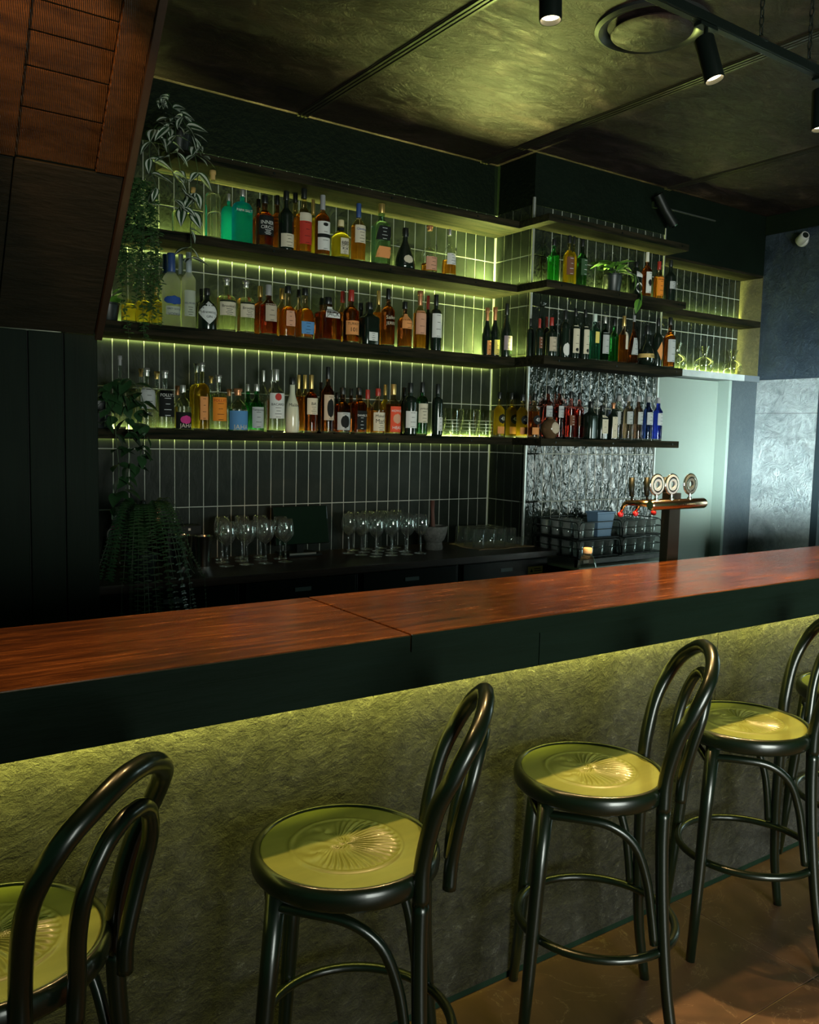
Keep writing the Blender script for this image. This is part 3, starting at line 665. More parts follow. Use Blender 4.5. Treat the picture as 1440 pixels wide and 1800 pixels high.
    if lab and lab[3] == 'arch':
        for sc in (1, .72):
            pts = []
            for i in range(15):
                t = i/14; a = PI*(1-t)
                pts.append((math.cos(a)*R*.72*sc, 0, (.26+.20*math.sin(a)*sc)*h))
            pts = [(pts[0][0], 0, .05*h)]+pts+[(pts[-1][0], 0, .05*h)]
            pts = [(q[0], -math.sqrt(max(0, R*R-q[0]**2))-.0005, q[2]) for q in pts]
            MB().tube(pts, .0018, 6).build('embossed_arch', thin_glass('emboss_glass', (.98, .98, .8), .6), e, True)
    for (s, zf, size, col) in texts: text_on(par, s, zf, size, col, .0016 if par is not e else .0006)
    if kind == 'chambord': MB().lathe([(R*1.01, .20*h), (R*1.012, .25*h), (R*.985, .30*h)], 24, closed=False).build('gold_band', LC['gold'], e, True)
    if label.startswith('squat golden'): MB().lathe([(R*.36, .74*h), (R*.38, .75*h), (R*.38, .80*h), (R*.36, .81*h)], 16).build('neck_band', LC['black'], e, True)
    if 'thin neck, low' in label or 'silver cap nearest' in label:
        MB().lathe([(0, -.001), (.014, -.001), (.014, .001), (0, .001)], 14).build('hanging_tag', LC['black'], e).matrix_basis = Matrix.Translation((R*.62, -R*.70, h*.56)) @ Matrix.Rotation(R_(78), 4, 'X') @ Matrix.Rotation(R_(35), 4, 'Y')
    return e
GRP = {'T': 'bottles on the top shelf', 'M': 'bottles on the middle shelf', 'L': 'bottles on the lowest shelf', 'PT': 'bottles on the pillar top shelf', 'PM': 'bottles on the pillar middle shelf', 'PL': 'bottles on the pillar lowest shelf'}
ZS = {'T': 2.496, 'M': 2.06, 'L': 1.572, 'PT': 2.496, 'PM': 2.06, 'PL': 1.572}
B = [
('T', 1.455, 4.06, 0.164, 0.0923, 'square', 'pale', 'none', None, [], 'pale glowing square bottle half hidden by striped leaves on top shelf'),
('T', 1.552, 4.17, 0.263, 0.0562, 'tall', 'clear', 'cork', None, [], 'slim clear bottle behind the striped leaves at top shelf end'),
('T', 1.608, 4.06, 0.329, 0.0804, 'dome', 'clear', 'cork', (0.08, 0.5, 100, 'arch'), [], 'tall clear dome-shouldered bottle with cork and embossed arch'),
('T', 1.736, 4.17, 0.265, 0.0778, 'flask', 'teal', 'silver', None, [], 'teal frosted flask, rear one of the teal pair on top shelf'),
('T', 1.762, 4.06, 0.268, 0.1047, 'flask', 'teal', 'silver', None, [('PAPA SALT', 0.6, 0.62, 'white')], 'taller teal frosted flask with white lettering, front of the teal pair'),
('T', 1.898, 4.17, 0.267, 0.0647, 'std', 'dkamber', 'black', None, [], 'small dark rum bottle peeping out beside the teal flask'),
('T', 1.882, 4.06, 0.259, 0.092, 'std', 'dkamber', 'black', (0.22, 0.6, 120, 'black'), [('INNER', 0.46, 0.5, 'white'), ('CIRCLE', 0.37, 0.5, 'white')], 'round dark rum bottle with black label and two white words'),
('T', 2.004, 4.17, 0.303, 0.0775, 'std', 'dkamber', 'black', None, [], 'dark bottle with black cap behind the round black-labelled rum'),
('T', 2.002, 4.06, 0.302, 0.0818, 'std', 'dark', 'black', (0.06, 0.28, 130, 'cream'), [], 'near-black bottle with cream band at its foot on top shelf'),
('T', 2.109, 4.17, 0.335, 0.0725, 'std', 'amber', 'black', None, [], 'amber bottle with black cap behind the red-labelled bottle'),
('T', 2.103, 4.06, 0.331, 0.0828, 'std', 'amber', 'black', (0.14, 0.62, 120, 'red'), [('PLANTATION', 0.52, 0.32, 'cream')], 'tall amber bottle with red label and black stopper on top shelf'),
('T', 2.215, 4.17, 0.318, 0.0582, 'tall', 'gold', 'gold', None, [], 'slim golden bottle glowing between two whisky bottles on top shelf'),
('T', 2.213, 4.06, 0.318, 0.081, 'tall', 'dkamber', 'grey', (0.1, 0.56, 125, 'white'), [], 'brown whisky with pale grey capsule and tall white label'),
('T', 2.324, 4.06, 0.208, 0.1004, 'squat', 'gold', 'cream', (0.12, 0.52, 60, 'cream'), [('響', 0.32, 0.55, 'black')], 'squat golden faceted decanter with round cream stopper'),
('T', 2.433, 4.06, 0.312, 0.0802, 'tall', 'amber', 'blue', (0.32, 0.62, 120, 'cream'), [('Glenlivet', 0.55, 0.36, 'blue')], 'amber whisky with blue capsule and cream label on top shelf'),
('T', 2.579, 4.06, 0.339, 0.0942, 'square', 'aqua', 'gold', (0.12, 0.68, 100, 'black'), [], 'square blue-green whisky bottle with black slanted label'),
('T', 2.741, 4.06, 0.23, 0.1248, 'bell', 'dark', 'black', (0.14, 0.34, 45, 'cream'), [], 'bell-shaped dark cognac decanter with oval cream label'),
('T', 2.908, 4.06, 0.268, 0.0914, 'decant', 'clear', 'copper', (0.06, 0.34, 120, 'salmon'), [], 'round clear decanter with thin neck, low amber fill and tag'),
('T', 3.051, 4.06, 0.271, 0.0863, 'cone', 'clear', 'silver', (0.24, 0.48, 120, 'white'), [], 'clear sloping bottle with silver cap nearest the shelf corner'),
('M', 1.202, 4.06, 0.132, 0.0635, 'square', 'gold', 'none', None, [], 'square golden bottle beside the small dark pot on middle shelf'),
('M', 1.266, 4.06, 0.16, 0.0614, 'square', 'gold', 'gold', None, [], 'golden bottle glowing behind the trailing leaves on middle shelf'),
('M', 1.33, 4.06, 0.183, 0.0539, 'std', 'gold', 'gold', None, [], 'rounded golden bottle between trailing leaves and frosted vodka'),
('M', 1.411, 4.17, 0.361, 0.0612, 'frost', 'frost', 'blue', None, [], 'frosted vodka with blue cap, behind its front twin'),
('M', 1.402, 4.06, 0.347, 0.087, 'frost', 'frost', 'blue', (0.16, 0.42, 110, 'bluepale'), [('GREY GOOSE', 0.24, 0.34, 'navy'), ('VODKA', 0.17, 0.22, 'navy')], 'front frosted vodka bottle with blue cap and blue wave label'),
('M', 1.488, 4.17, 0.371, 0.0563, 'slim', 'frost', 'frostcap', None, [], 'rear slim frosted vodka next to the blue-capped ones'),
('M', 1.488, 4.06, 0.362, 0.0661, 'slim', 'frost', 'frostcap', (0.16, 0.5, 110, 'frostlabel'), [('BELVEDERE', 0.33, 0.3, 'navy')], 'slim frosted vodka with navy lettering on middle shelf'),
('M', 1.593, 4.17, 0.216, 0.057, 'squat', 'dark', 'black', None, [], 'black apothecary bottle mostly hidden behind its twin'),
('M', 1.58, 4.06, 0.203, 0.0948, 'squat', 'dark', 'black', (0.14, 0.68, 0, 'diamond'), [("HENDRICK'S", 0.41, 0.32, 'black'), ('GIN', 0.31, 0.2, 'black')], 'black apothecary gin bottle with large silver diamond label'),
('M', 1.68, 4.06, 0.264, 0.0932, 'dome', 'pale', 'silver', (0.3, 0.74, 125, 'brook'), [('B', 0.64, 0.4, 'red'), ('Brookie’s', 0.47, 0.36, 'black')], 'left of two clear gins with black and cream labels'),
('M', 1.783, 4.06, 0.264, 0.0888, 'dome', 'pale', 'silver', (0.3, 0.74, 125, 'brook'), [('B', 0.64, 0.4, 'red'), ('Brookie’s', 0.47, 0.36, 'black')], 'right of two clear gins with black and cream labels'),
('M', 1.911, 4.17, 0.266, 0.0713, 'std', 'dkamber', 'gold', None, [], 'dark bottle with gold capsule behind the beige-labelled rum'),
('M', 1.907, 4.06, 0.258, 0.0902, 'std', 'dkred', 'grey', (0.28, 0.62, 90, 'beige'), [], 'deep red-brown rum with square beige label on middle shelf'),
('M', 2.035, 4.17, 0.269, 0.0664, 'std', 'amber', 'gold', None, [], 'amber bottle with gold cap behind the left faceted decanter'),
('M', 2.016, 4.06, 0.264, 0.0915, 'facet', 'orange', 'black', (0.22, 0.52, 60, 'salmon'), [], 'left faceted orange decanter with tall clear neck'),
('M', 2.135, 4.17, 0.274, 0.0611, 'std', 'amber', 'black', None, [], 'amber bottle with black cap between the two faceted decanters'),
('M', 2.115, 4.06, 0.264, 0.0927, 'facet', 'orange', 'black', (0.1, 0.34, 100, 'bluelabel'), [], 'right faceted orange decanter with blue band label'),
('M', 2.274, 4.17, 0.244, 0.0746, 'std', 'dkamber', 'black', None, [], 'bourbon with black cap hidden behind the white-labelled one'),
('M', 2.252, 4.06, 0.233, 0.1277, 'square', 'dkamber', 'black', (0.52, 0.78, 70, 'white'), [('GENTLEMAN', 0.68, 0.3, 'black'), ('JACK', 0.6, 0.3, 'black')], 'broad square bourbon with white shoulder label, black cap'),
('M', 2.406, 4.17, 0.295, 0.0695, 'std', 'amber', 'redcap', (0.16, 0.44, 90, 'yellow'), [], 'bourbon with red capsule and yellow label, rear of red-capped pair'),
('M', 2.395, 4.06, 0.287, 0.0898, 'std', 'dkamber', 'redcap', (0.16, 0.42, 120, 'orangel'), [('TURKEY', 0.36, 0.38, 'black'), ('101', 0.25, 0.4, 'black')], 'bourbon with red capsule and orange label, front of red-capped pair'),
('M', 2.524, 4.17, 0.243, 0.0737, 'std', 'dark', 'black', None, [], 'dark bottle directly behind the one with small square label'),
('M', 2.512, 4.06, 0.233, 0.1036, 'square', 'dark', 'black', (0.1, 0.3, 60, 'white'), [], 'dark square bottle with small white label near its foot'),
('M', 2.641, 4.17, 0.325, 0.0617, 'tall', 'amber', 'gold', None, [], 'slim amber bottle with gold cap behind the printed rum'),
('M', 2.635, 4.06, 0.321, 0.0797, 'tall', 'dkamber', 'black', None, [('Sailor', 0.5, 0.5, 'cream'), ('JERRY', 0.4, 0.44, 'cream')], 'brown spiced rum with cream script printed on glass'),
('M', 2.749, 4.06, 0.261, 0.084, 'std', 'dkamber', 'black', (0.42, 0.74, 120, 'orangel'), [], 'brown bottle with plain orange label on middle shelf'),
('M', 2.852, 4.06, 0.333, 0.0752, 'tall', 'amber', 'copper', (0.26, 0.66, 120, 'salmon'), [], 'amber whisky with copper capsule and tall pink label'),
('M', 2.988, 4.17, 0.334, 0.0541, 'tall', 'dark', 'redcap', None, [], 'slim dark bottle squeezed between pink and white labelled ones'),
('M', 2.966, 4.06, 0.325, 0.0729, 'bord', 'dark', 'black', (0.24, 0.66, 125, 'white'), [], 'dark wine-shaped bottle with tall white label on middle shelf'),
('M', 3.352, 4.06, 0.289, 0.0588, 'burg', 'dark', 'copper', (0.03, 0.32, 70, 'orangel'), [], 'wine bottle with orange label, leftmost of three by the corner'),
('M', 3.414, 4.06, 0.3, 0.0627, 'burg', 'dark', 'copper', (0.04, 0.34, 90, 'yellow'), [], 'wine bottle with yellow label, middle of three by the corner'),
('M', 3.505, 4.06, 0.331, 0.0773, 'burg', 'dark', 'black', (0.14, 0.4, 110, 'mauve'), [], 'wine bottle with mauve label, rightmost of three by the corner'),
('L', 1.158, 4.06, 0.338, 0.0531, 'dome', 'clear', 'grey', None, [], 'clear bottle whose neck rises from the ivy on lowest shelf'),
('L', 1.289, 4.17, 0.292, 0.0553, 'dome', 'clear', 'cork', None, [], 'clear bottle with cork behind the grey-labelled one'),
('L', 1.282, 4.06, 0.289, 0.0811, 'dome', 'pale', 'silver', (0.34, 0.68, 120, 'greyl'), [], 'clear bottle with grey label at ivy edge, lowest shelf'),
('L', 1.367, 4.17, 0.283, 0.0727, 'dome', 'clear', 'gold', None, [], 'clear bottle with gold cap between grey and black labels'),
('L', 1.37, 4.06, 0.283, 0.0876, 'dome', 'clear', 'silver', (0.22, 0.66, 110, 'black'), [('FOLLY’S', 0.58, 0.5, 'white')], 'clear straight bottle with tall black label, silver cap'),
('L', 1.47, 4.17, 0.219, 0.051, 'std', 'clear', 'copper', None, [], 'clear bottle with copper stopper behind the pink-marked one'),
('L', 1.458, 4.06, 0.218, 0.0831, 'squat', 'clear', 'silver', (0.03, 0.4, 150, 'blackpink'), [('JAHA', 0.1, 0.4, 'cream')], 'squat clear bottle with black and pink label'),
('L', 1.567, 4.17, 0.334, 0.0689, 'dome', 'gold', 'silver', None, [], 'pale gold tall bottle, rear of the tall pair on lowest shelf'),
('L', 1.554, 4.06, 0.332, 0.0786, 'dome', 'gold', 'silver', (0.16, 0.5, 60, 'orangel'), [], 'pale gold tall bottle with orange print, front of tall pair'),
('L', 1.645, 4.17, 0.277, 0.058, 'dome', 'clear', 'gold', None, [], 'clear bottle with gold cap behind the bright orange label'),
('L', 1.64, 4.06, 0.277, 0.0852, 'dome', 'pale', 'silver', (0.18, 0.6, 110, 'orange'), [('FOLLY’S', 0.54, 0.5, 'red')], 'clear bottle with bright orange label on lowest shelf'),
('L', 1.743, 4.17, 0.216, 0.0588, 'squat', 'clear', 'copper', None, [], 'clear squat bottle with copper cap behind the blue label'),
('L', 1.743, 4.06, 0.215, 0.1007, 'squat', 'clear', 'copper', (0.04, 0.48, 150, 'bluelabel'), [('JAHA', 0.1, 0.4, 'cream')], 'squat clear bottle with sky blue label and copper cap'),
('L', 1.847, 4.17, 0.247, 0.0655, 'std', 'green', 'silver', None, [], 'green gin bottle, rear of the green pair on lowest shelf'),
('L', 1.845, 4.06, 0.243, 0.0788, 'std', 'green', 'silver', (0.08, 0.52, 100, 'greyl'), [('Tanqueray', 0.46, 0.34, 'black')], 'green gin bottle with silver label, front of the green pair'),
('L', 1.934, 4.17, 0.323, 0.0482, 'tall', 'clear', 'silver', None, [], 'tall clear rum with silver cap, leftmost of three silver-capped'),
('L', 1.983, 4.17, 0.327, 0.0545, 'tall', 'clear', 'silver', None, [], 'tall clear rum with silver cap, middle of three silver-capped'),
('L', 1.953, 4.06, 0.324, 0.0917, 'tall', 'clear', 'silver', (0.22, 0.62, 120, 'white'), [('BACARDI', 0.44, 0.4, 'black')], 'tall clear rum with white label and red disc'),
('L', 2.047, 4.06, 0.287, 0.0748, 'malibu', 'white', 'black', None, [('Malibu', 0.5, 0.5, 'black')], 'white opaque bottle with black cap and dark script'),
('L', 2.141, 4.17, 0.311, 0.0556, 'tall', 'amber', 'gold', None, [], 'amber bottle with gold cap, left of three gold-capped'),
('L', 2.213, 4.235, 0.318, 0.0599, 'tall', 'amber', 'gold', None, [], 'amber bottle with gold cap, middle of three gold-capped'),
('L', 2.159, 4.06, 0.307, 0.0698, 'tall', 'dkamber', 'gold', (0.32, 0.6, 125, 'cream'), [('BA', 0.5, 0.36, 'black')], 'brown bottle with gold cap and cream label, right of three'),
('L', 2.278, 4.17, 0.279, 0.0565, 'std', 'dark', 'black', None, [], 'dark bottle behind the tall one with black oval'),
('L', 2.259, 4.06, 0.355, 0.0707, 'tall', 'dkamber', 'black', (0.2, 0.58, 125, 'beige'), [], 'tall brown bottle with beige label and black oval'),
('L', 2.379, 4.17, 0.228, 0.0572, 'std', 'dark', 'black', None, [], 'short dark bottle behind the bottle with black disc'),
('L', 2.351, 4.06, 0.251, 0.087, 'std', 'dkamber', 'black', (0.08, 0.46, 125, 'greyl'), [], 'brown bottle with pale label and black disc, lowest shelf'),
('L', 2.47, 4.17, 0.254, 0.0643, 'std', 'dkamber', 'black', None, [], 'brown bottle with black cap behind the black-labelled whiskey'),
('L', 2.456, 4.06, 0.256, 0.0787, 'square', 'dkamber', 'black', (0.1, 0.5, 80, 'black'), [("DANIEL'S", 0.4, 0.34, 'white')], 'square whiskey bottle with black label and white lettering'),
('L', 2.58, 4.17, 0.253, 0.0716, 'std', 'amber', 'redcap', None, [], 'amber bourbon with red top, rear of the red-topped pair'),
('L', 2.579, 4.06, 0.256, 0.0831, 'squat', 'orange', 'redcap', (0.08, 0.48, 130, 'cream'), [("Maker's", 0.4, 0.42, 'black'), ('Mark', 0.29, 0.42, 'black')], 'bourbon with red wax top and cream square label'),
('L', 2.699, 4.17, 0.288, 0.0594, 'std', 'gold', 'gold', None, [], 'gold-capped bottle between the red wax top and red label'),
('L', 2.682, 4.06, 0.286, 0.0905, 'std', 'amber', 'gold', (0.06, 0.56, 110, 'redorange'), [('HOWLER', 0.47, 0.28, 'white'), ('HEAD', 0.14, 0.3, 'white')], 'bottle with large red-orange label and pale head emblem'),
('L', 2.831, 4.17, 0.278, 0.067, 'bord', 'dark', 'black', None, [], 'dark bottle behind the one with wide white label'),
('L', 2.799, 4.06, 0.299, 0.082, 'bord', 'dark', 'black', (0.14, 0.46, 125, 'white'), [], 'dark bottle with wide white label beside the cream-labelled one'),
('L', 2.883, 4.06, 0.307, 0.0695, 'bord', 'dkgreen', 'black', (0.24, 0.6, 125, 'cream'), [('JAMESON', 0.5, 0.36, 'black')], 'dark green whiskey bottle with cream label on lowest shelf'),
('L', 2.994, 4.06, 0.303, 0.067, 'bord', 'dark', 'black', (0.1, 0.36, 60, 'white'), [], 'dark green bottle left of the glass mixing jugs'),
('L', 3.47, 4.06, 0.278, 0.0706, 'std', 'gold', 'black', (0.3, 0.52, 60, 'disc43'), [('43', 0.41, 0.5, 'white')], 'yellow liqueur with round black disc label beside the mixing jugs'),
('L', 3.579, 4.07, 0.28, 0.0716, 'std', 'gold', 'black', (0.3, 0.52, 60, 'disc43'), [('43', 0.41, 0.5, 'white')], 'yellow liqueur with round black disc label, second from the jugs'),
('L', 3.552, 3.94, 0.265, 0.07, 'std', 'gold', 'black', (0.3, 0.52, 60, 'disc43'), [('43', 0.41, 0.5, 'white')], 'yellow liqueur with round black disc label, third from the jugs'),
('L', 3.549, 3.83, 0.266, 0.0687, 'std', 'amber', 'black', (0.3, 0.52, 60, 'disc43'), [('43', 0.41, 0.5, 'white')], 'darkest yellow liqueur with round black disc label, at the pillar'),
('PL', 3.713, 3.885, 0.323, 0.06, 'campari', 'dkred', 'black', (0.4, 0.62, 110, 'greyl'), [('CAMPARI', 0.55, 0.36, 'navy')], 'left dark red bitter behind the round clay flask'),
('PL', 3.81, 3.885, 0.328, 0.0606, 'campari', 'dkred', 'black', (0.4, 0.62, 110, 'greyl'), [('CAMPARI', 0.55, 0.36, 'navy')], 'right dark red bitter with pale label beside clay flask'),
('PL', 3.656, 3.8, 0.13, 0.1211, 'sphere', 'brown', 'none', (0.22, 0.78, 50, 'beigedisc'), [], 'round brown clay flask with pale round label'),
('PL', 3.91, 3.885, 0.298, 0.0577, 'campari', 'red', 'black', (0.28, 0.5, 100, 'brownl'), [], 'bright red liqueur, left of two on pillar shelf'),
('PL', 3.986, 3.885, 0.294, 0.0581, 'campari', 'red', 'black', (0.28, 0.5, 100, 'brownl'), [], 'bright red liqueur, right of two on pillar shelf'),
('PL', 4.002, 3.8, 0.236, 0.0862, 'square', 'dark', 'black', None, [], 'dark square bottle with red glints on pillar shelf'),
('PL', 4.105, 3.8, 0.215, 0.0762, 'square', 'dark', 'black', (0.18, 0.72, 70, 'cream'), [], 'black square bottle with cream label on pillar shelf'),
('PL', 4.207, 3.8, 0.237, 0.055, 'square', 'dark', 'copper', (0.05, 0.62, 80, 'cream'), [], 'small dark square liqueur with framed cream label'),
('PL', 4.352, 3.885, 0.292, 0.0622, 'ink', 'pale', 'grey', (0.36, 0.64, 110, 'greyl'), [], 'pale grey gin, first of the five in a row'),
('PL', 4.351, 3.8, 0.29, 0.0614, 'ink', 'tan', 'grey', (0.36, 0.64, 110, 'greyl'), [], 'tan tinted gin, second of the five in a row'),
('PL', 4.448, 3.8, 0.291, 0.062, 'ink', 'brownglass', 'grey', (0.36, 0.64, 110, 'greyl'), [], 'brown tinted gin, middle of the five in a row'),
('PL', 4.544, 3.8, 0.291, 0.0626, 'ink', 'navyglass', 'grey', (0.36, 0.64, 110, 'greyl'), [], 'dark navy gin, fourth of the five in a row'),
('PL', 4.645, 3.8, 0.288, 0.0633, 'ink', 'cobalt', 'grey', (0.36, 0.64, 110, 'greyl'), [], 'cobalt blue gin at the end of the pillar shelf'),
('PM', 3.545, 3.885, 0.227, 0.0412, 'bord', 'dark', 'black', None, [], 'slim dark bottle at the very corner of pillar middle shelf'),
('PM', 3.54, 3.8, 0.218, 0.044, 'bord', 'dark', 'redcap', (0.2, 0.5, 70, 'brownl'), [], 'dark amaro with small brown label, leftmost on pillar middle shelf'),
('PM', 3.675, 3.885, 0.249, 0.0453, 'bord', 'dark', 'redcap', None, [], 'dark bottle with red cap behind the amaro label'),
('PM', 3.637, 3.8, 0.234, 0.0685, 'std', 'dark', 'redcap', (0.14, 0.5, 110, 'beige'), [], 'dark bottle with red cap and beige label on pillar middle shelf'),
('PM', 3.749, 3.8, 0.288, 0.0624, 'bord', 'dark', 'black', (0.04, 0.32, 80, 'whitedisc'), [], 'dark bottle with white rounded label low on its body'),
('PM', 3.836, 3.8, 0.307, 0.0595, 'std', 'dark', 'black', (0.12, 0.66, 110, 'cream'), [], 'left of two dark bottles with tall cream labels'),
('PM', 3.92, 3.8, 0.309, 0.06, 'std', 'dark', 'black', (0.12, 0.66, 110, 'cream'), [], 'right of two dark bottles with tall cream labels'),
('PM', 4.006, 3.8, 0.29, 0.0677, 'square', 'aquagreen', 'clearcap', (0.38, 0.62, 50, 'yellow'), [], 'square aqua-green bottle with clear neck on pillar shelf'),
('PM', 4.098, 3.8, 0.284, 0.0612, 'std', 'dkgreen', 'silver', (0.18, 0.64, 120, 'greyl'), [], 'dark green bottle with grey label and silver cap'),
('PM', 4.182, 3.8, 0.275, 0.0635, 'std', 'brtgreen', 'black', None, [], 'vivid green textured liqueur bottle on pillar middle shelf'),
('PM', 4.272, 3.8, 0.304, 0.0659, 'std', 'orange', 'gold', (0.3, 0.66, 40, 'cream'), [], 'orange to teal bottle with gold cap on pillar shelf'),
('PM', 4.366, 3.8, 0.317, 0.0684, 'cone', 'dkamber', 'grey', (0.2, 0.54, 100, 'greyl'), [], 'slim-necked sloping bottle with diagonal silver label'),
('PM', 4.498, 3.8, 0.262, 0.105, 'chambord', 'dark', 'black', (0.2, 0.3, 150, 'gold'), [], 'squat round dark liqueur with gold waist band'),
('PM', 4.604, 3.8, 0.318, 0.072, 'std', 'dark', 'black', (0.14, 0.52, 70, 'orangel'), [], 'dark bottle with orange leaf-shaped label'),
('PM', 4.726, 3.8, 0.338, 0.0805, 'std', 'dkamber', 'black', (0.12, 0.56, 120, 'greyl'), [], 'brown bottle with grey label at end of pillar middle shelf'),
('PT', 3.632, 3.8, 0.256, 0.0713, 'std', 'brtgreen', 'black', None, [], 'bright green liqueur, leftmost on pillar top shelf'),
('PT', 3.882, 3.885, 0.323, 0.0424, 'std', 'gold', 'black', None, [], 'slim golden bottle behind the yellow liqueur'),
('PT', 3.758, 3.8, 0.294, 0.0689, 'std', 'gold', 'black', (0.2, 0.56, 110, 'brownl'), [], 'yellow herbal liqueur with brown label on pillar top shelf'),
('PT', 3.87, 3.8, 0.29, 0.0662, 'std', 'dkgreen', 'black', (0.24, 0.58, 110, 'dkgreenl'), [], 'dark green herbal liqueur left of the potted pothos'),
('PT', 4.364, 3.8, 0.219, 0.0734, 'square', 'dark', 'black', (0.1, 0.86, 90, 'black'), [], 'black square bottle with white ring print, right of pothos'),
('PT', 4.465, 3.8, 0.293, 0.0668, 'std', 'dkamber', 'whitecap', (0.1, 0.56, 110, 'white'), [], 'brown rum with tall white capsule and white label'),
('PT', 4.585, 3.8, 0.25, 0.0676, 'std', 'orange', 'redcap', (0.1, 0.58, 110, 'orange'), [('FIREBALL', 0.52, 0.28, 'black')], 'orange cinnamon whisky with orange label and red cap'),
('PT', 4.7, 3.8, 0.274, 0.076, 'std', 'dark', 'black', (0.3, 0.48, 110, 'greyl'), [], 'dark bottle with silver band at end of pillar top shelf'),

]
for (s, x, y, h, w, kind, glass, cap, lab, txt, desc) in B:
    nm = 'wine_bottle' if desc.startswith('wine') else 'spirit_bottle'
    bottle(s, x, y, ZS[s], h, w*.985, kind, glass, cap, lab, txt, desc, GRP[s], nm)

# ------------------------------------------------------------------ glassware and tools on the shelves and counter
def lathe_obj(name, prof, mat, parent=None, seg=24, closed=True, shape=None):
    o = MB().lathe(prof, seg, closed=closed, shape=shape).build(name, mat, parent); smooth_by_angle(o, 45); return o
JUG = thin_glass('jug_glass', (.90, .93, .86), .45)
for i, x in enumerate((3.100, 3.228, 3.356)):
    e = tag(empty('mixing_jug', (x, 4.06, 1.572)), ['clear graduated mixing jug nearest the dark green bottle', 'middle of the three clear graduated mixing jugs', 'clear graduated mixing jug nearest the yellow liqueurs'][i], 'jug', 'mixing jugs on the lowest shelf')
    lathe_obj('jug_body', [(0, .004), (.044, .004), (.047, .010), (.047, .150), (.052, .163), (.0505, .163), (.0455, .150), (.0455, .014), (0, .013)], JUG, e)
    m = MB()
    for zz in (.035, .055, .075, .095): m.lathe([(.0473, zz), (.0478, zz+.0012), (.0473, zz+.0024)], 24, closed=False)
    m.build('measure_rings', plain('white_print', (.8, .82, .62), .5), e)
    MB().tube([(.046, 0, .150), (.060, -.004, .162), (.066, -.006, .165)], [.012, .007, .004], 8).build('spout', JUG, e, True)
DEC = thin_glass('decanter_glass', (.95, .96, .84), .5)
for i, (x, lab) in enumerate(((5.10, 'small round glass decanter half hidden by the last brown bottle'), (5.42, 'round-bellied glass decanter with flared neck, middle of the niche sill'), (5.765, 'round-bellied glass decanter next to the ochre niche side'))):
    e = tag(empty('glass_decanter', (x, 4.035, 2.082)), lab, 'decanter', 'decanters on the niche sill')
    lathe_obj('belly', [(0, .002), (.050, .002), (.070, .03), (.076, .055), (.068, .085), (.045, .103), (.024, .115), (.022, .128), (.030, .160), (.042, .192), (.0405, .192), (.0285, .160), (.020, .128)], DEC, e)
    lathe_obj('base_disc', [(0, .0), (.05, .0), (.05, .004), (0, .004)], thin_glass('decanter_base', (.98, .98, .7), .7), e)
# wine glasses
WG = thin_glass('wine_glass_crystal', (.95, .97, .96), .58, .015, .03)
pr = [(0, .0), (.036, .0), (.037, .002), (.010, .006), (.0045, .016), (.0040, .095), (.007, .104), (.026, .118), (.040, .140), (.043, .160), (.040, .190), (.034, .225), (.0335, .225), (.0395, .190), (.0423, .160), (.039, .141), (.0, .110)]
m = MB(); m.lathe(pr, 20, closed=False); WGM = m.mesh('wine_glass'); WGM.materials.append(WG)
for p in WGM.polygons: p.use_smooth = True
ORD = ('first', 'second', 'third', 'fourth', 'fifth')
def glass_at(x, y, lab, grp):
    o = bpy.data.objects.new('wine_glass', WGM); C.objects.link(o); o.location = (x, y, .9002); o.rotation_euler.z = random.random()*6; tag(o, lab, 'wine glass', grp)
for row, n_, x0, y in ((0, 4, 1.655, 3.99), (1, 4, 1.680, 4.105), (2, 3, 1.72, 4.205)):
    for i in range(n_): glass_at(x0+.108*i+random.uniform(-.004, .004), y+random.uniform(-.006, .006), 'clear wine glass in the left cluster, %s row, %s from the steel tins' % (('front', 'middle', 'back')[row], ORD[i]), 'wine glasses left of the till screen')
for row, n_, x0, y in ((0, 4, 2.515, 3.945), (1, 4, 2.47, 4.035), (2, 4, 2.44, 4.125), (3, 4, 2.52, 4.215)):
    for i in range(n_): glass_at(x0+.100*i+random.uniform(-.004, .004), y+random.uniform(-.005, .005), 'clear wine glass in the cluster beside the mortar, %s row, %s from the till' % (('front', 'second', 'third', 'back')[row], ORD[i]), 'wine glasses right of the till screen')
# till screen
e = tag(empty('till_screen', (2.165, 4.195, .9)), 'black till screen on a stand between two clusters of wine glasses', 'till screen')
box('base', -.10, .10, -.085, .07, 0, .014, RUBBER, e); box('stand', -.02, .02, -.02, .02, .012, .10, RUBBER, e)
s = box('screen', -.165, .165, -.014, .014, -.105, .105, plain('black_gloss_screen', (.006, .012, .008), .12), e, bevel=.004); s.location = (0, -.02, .165); s.rotation_euler.x = R_(-12)
box('front_strip', -.10, .06, -.092, -.085, .012, .022, plain('silver_strip', (.4, .44, .42), .3, .6), e, bevel=0)
# steel tumblers
for x, y, lab in ((1.478, 4.11, 'left of two brushed steel shaker tins beside the fern'), (1.556, 4.04, 'right of two brushed steel shaker tins beside the wine glasses')):
    o = lathe_obj('shaker_tin', [(.0, 0), (.033, 0), (.034, .003), (.046, .150), (.0475, .152), (.046, .153), (.044, .150), (.032, .006), (0, .005)], STEEL, None, 28, False); o.location = (x, y, .9); tag(o, lab, 'shaker tin', 'steel shaker tins')
bb = box('black_box', 1.42, 1.60, 4.17, 4.25, .90, 1.09, RUBBER, bevel=.006); tag(bb, 'plain black card reader box standing behind the steel shaker tins', 'box')
MB().box(1.525, 1.537, 4.168, 4.1705, 1.065, 1.077).build('white_mark', LC['white'], bb)
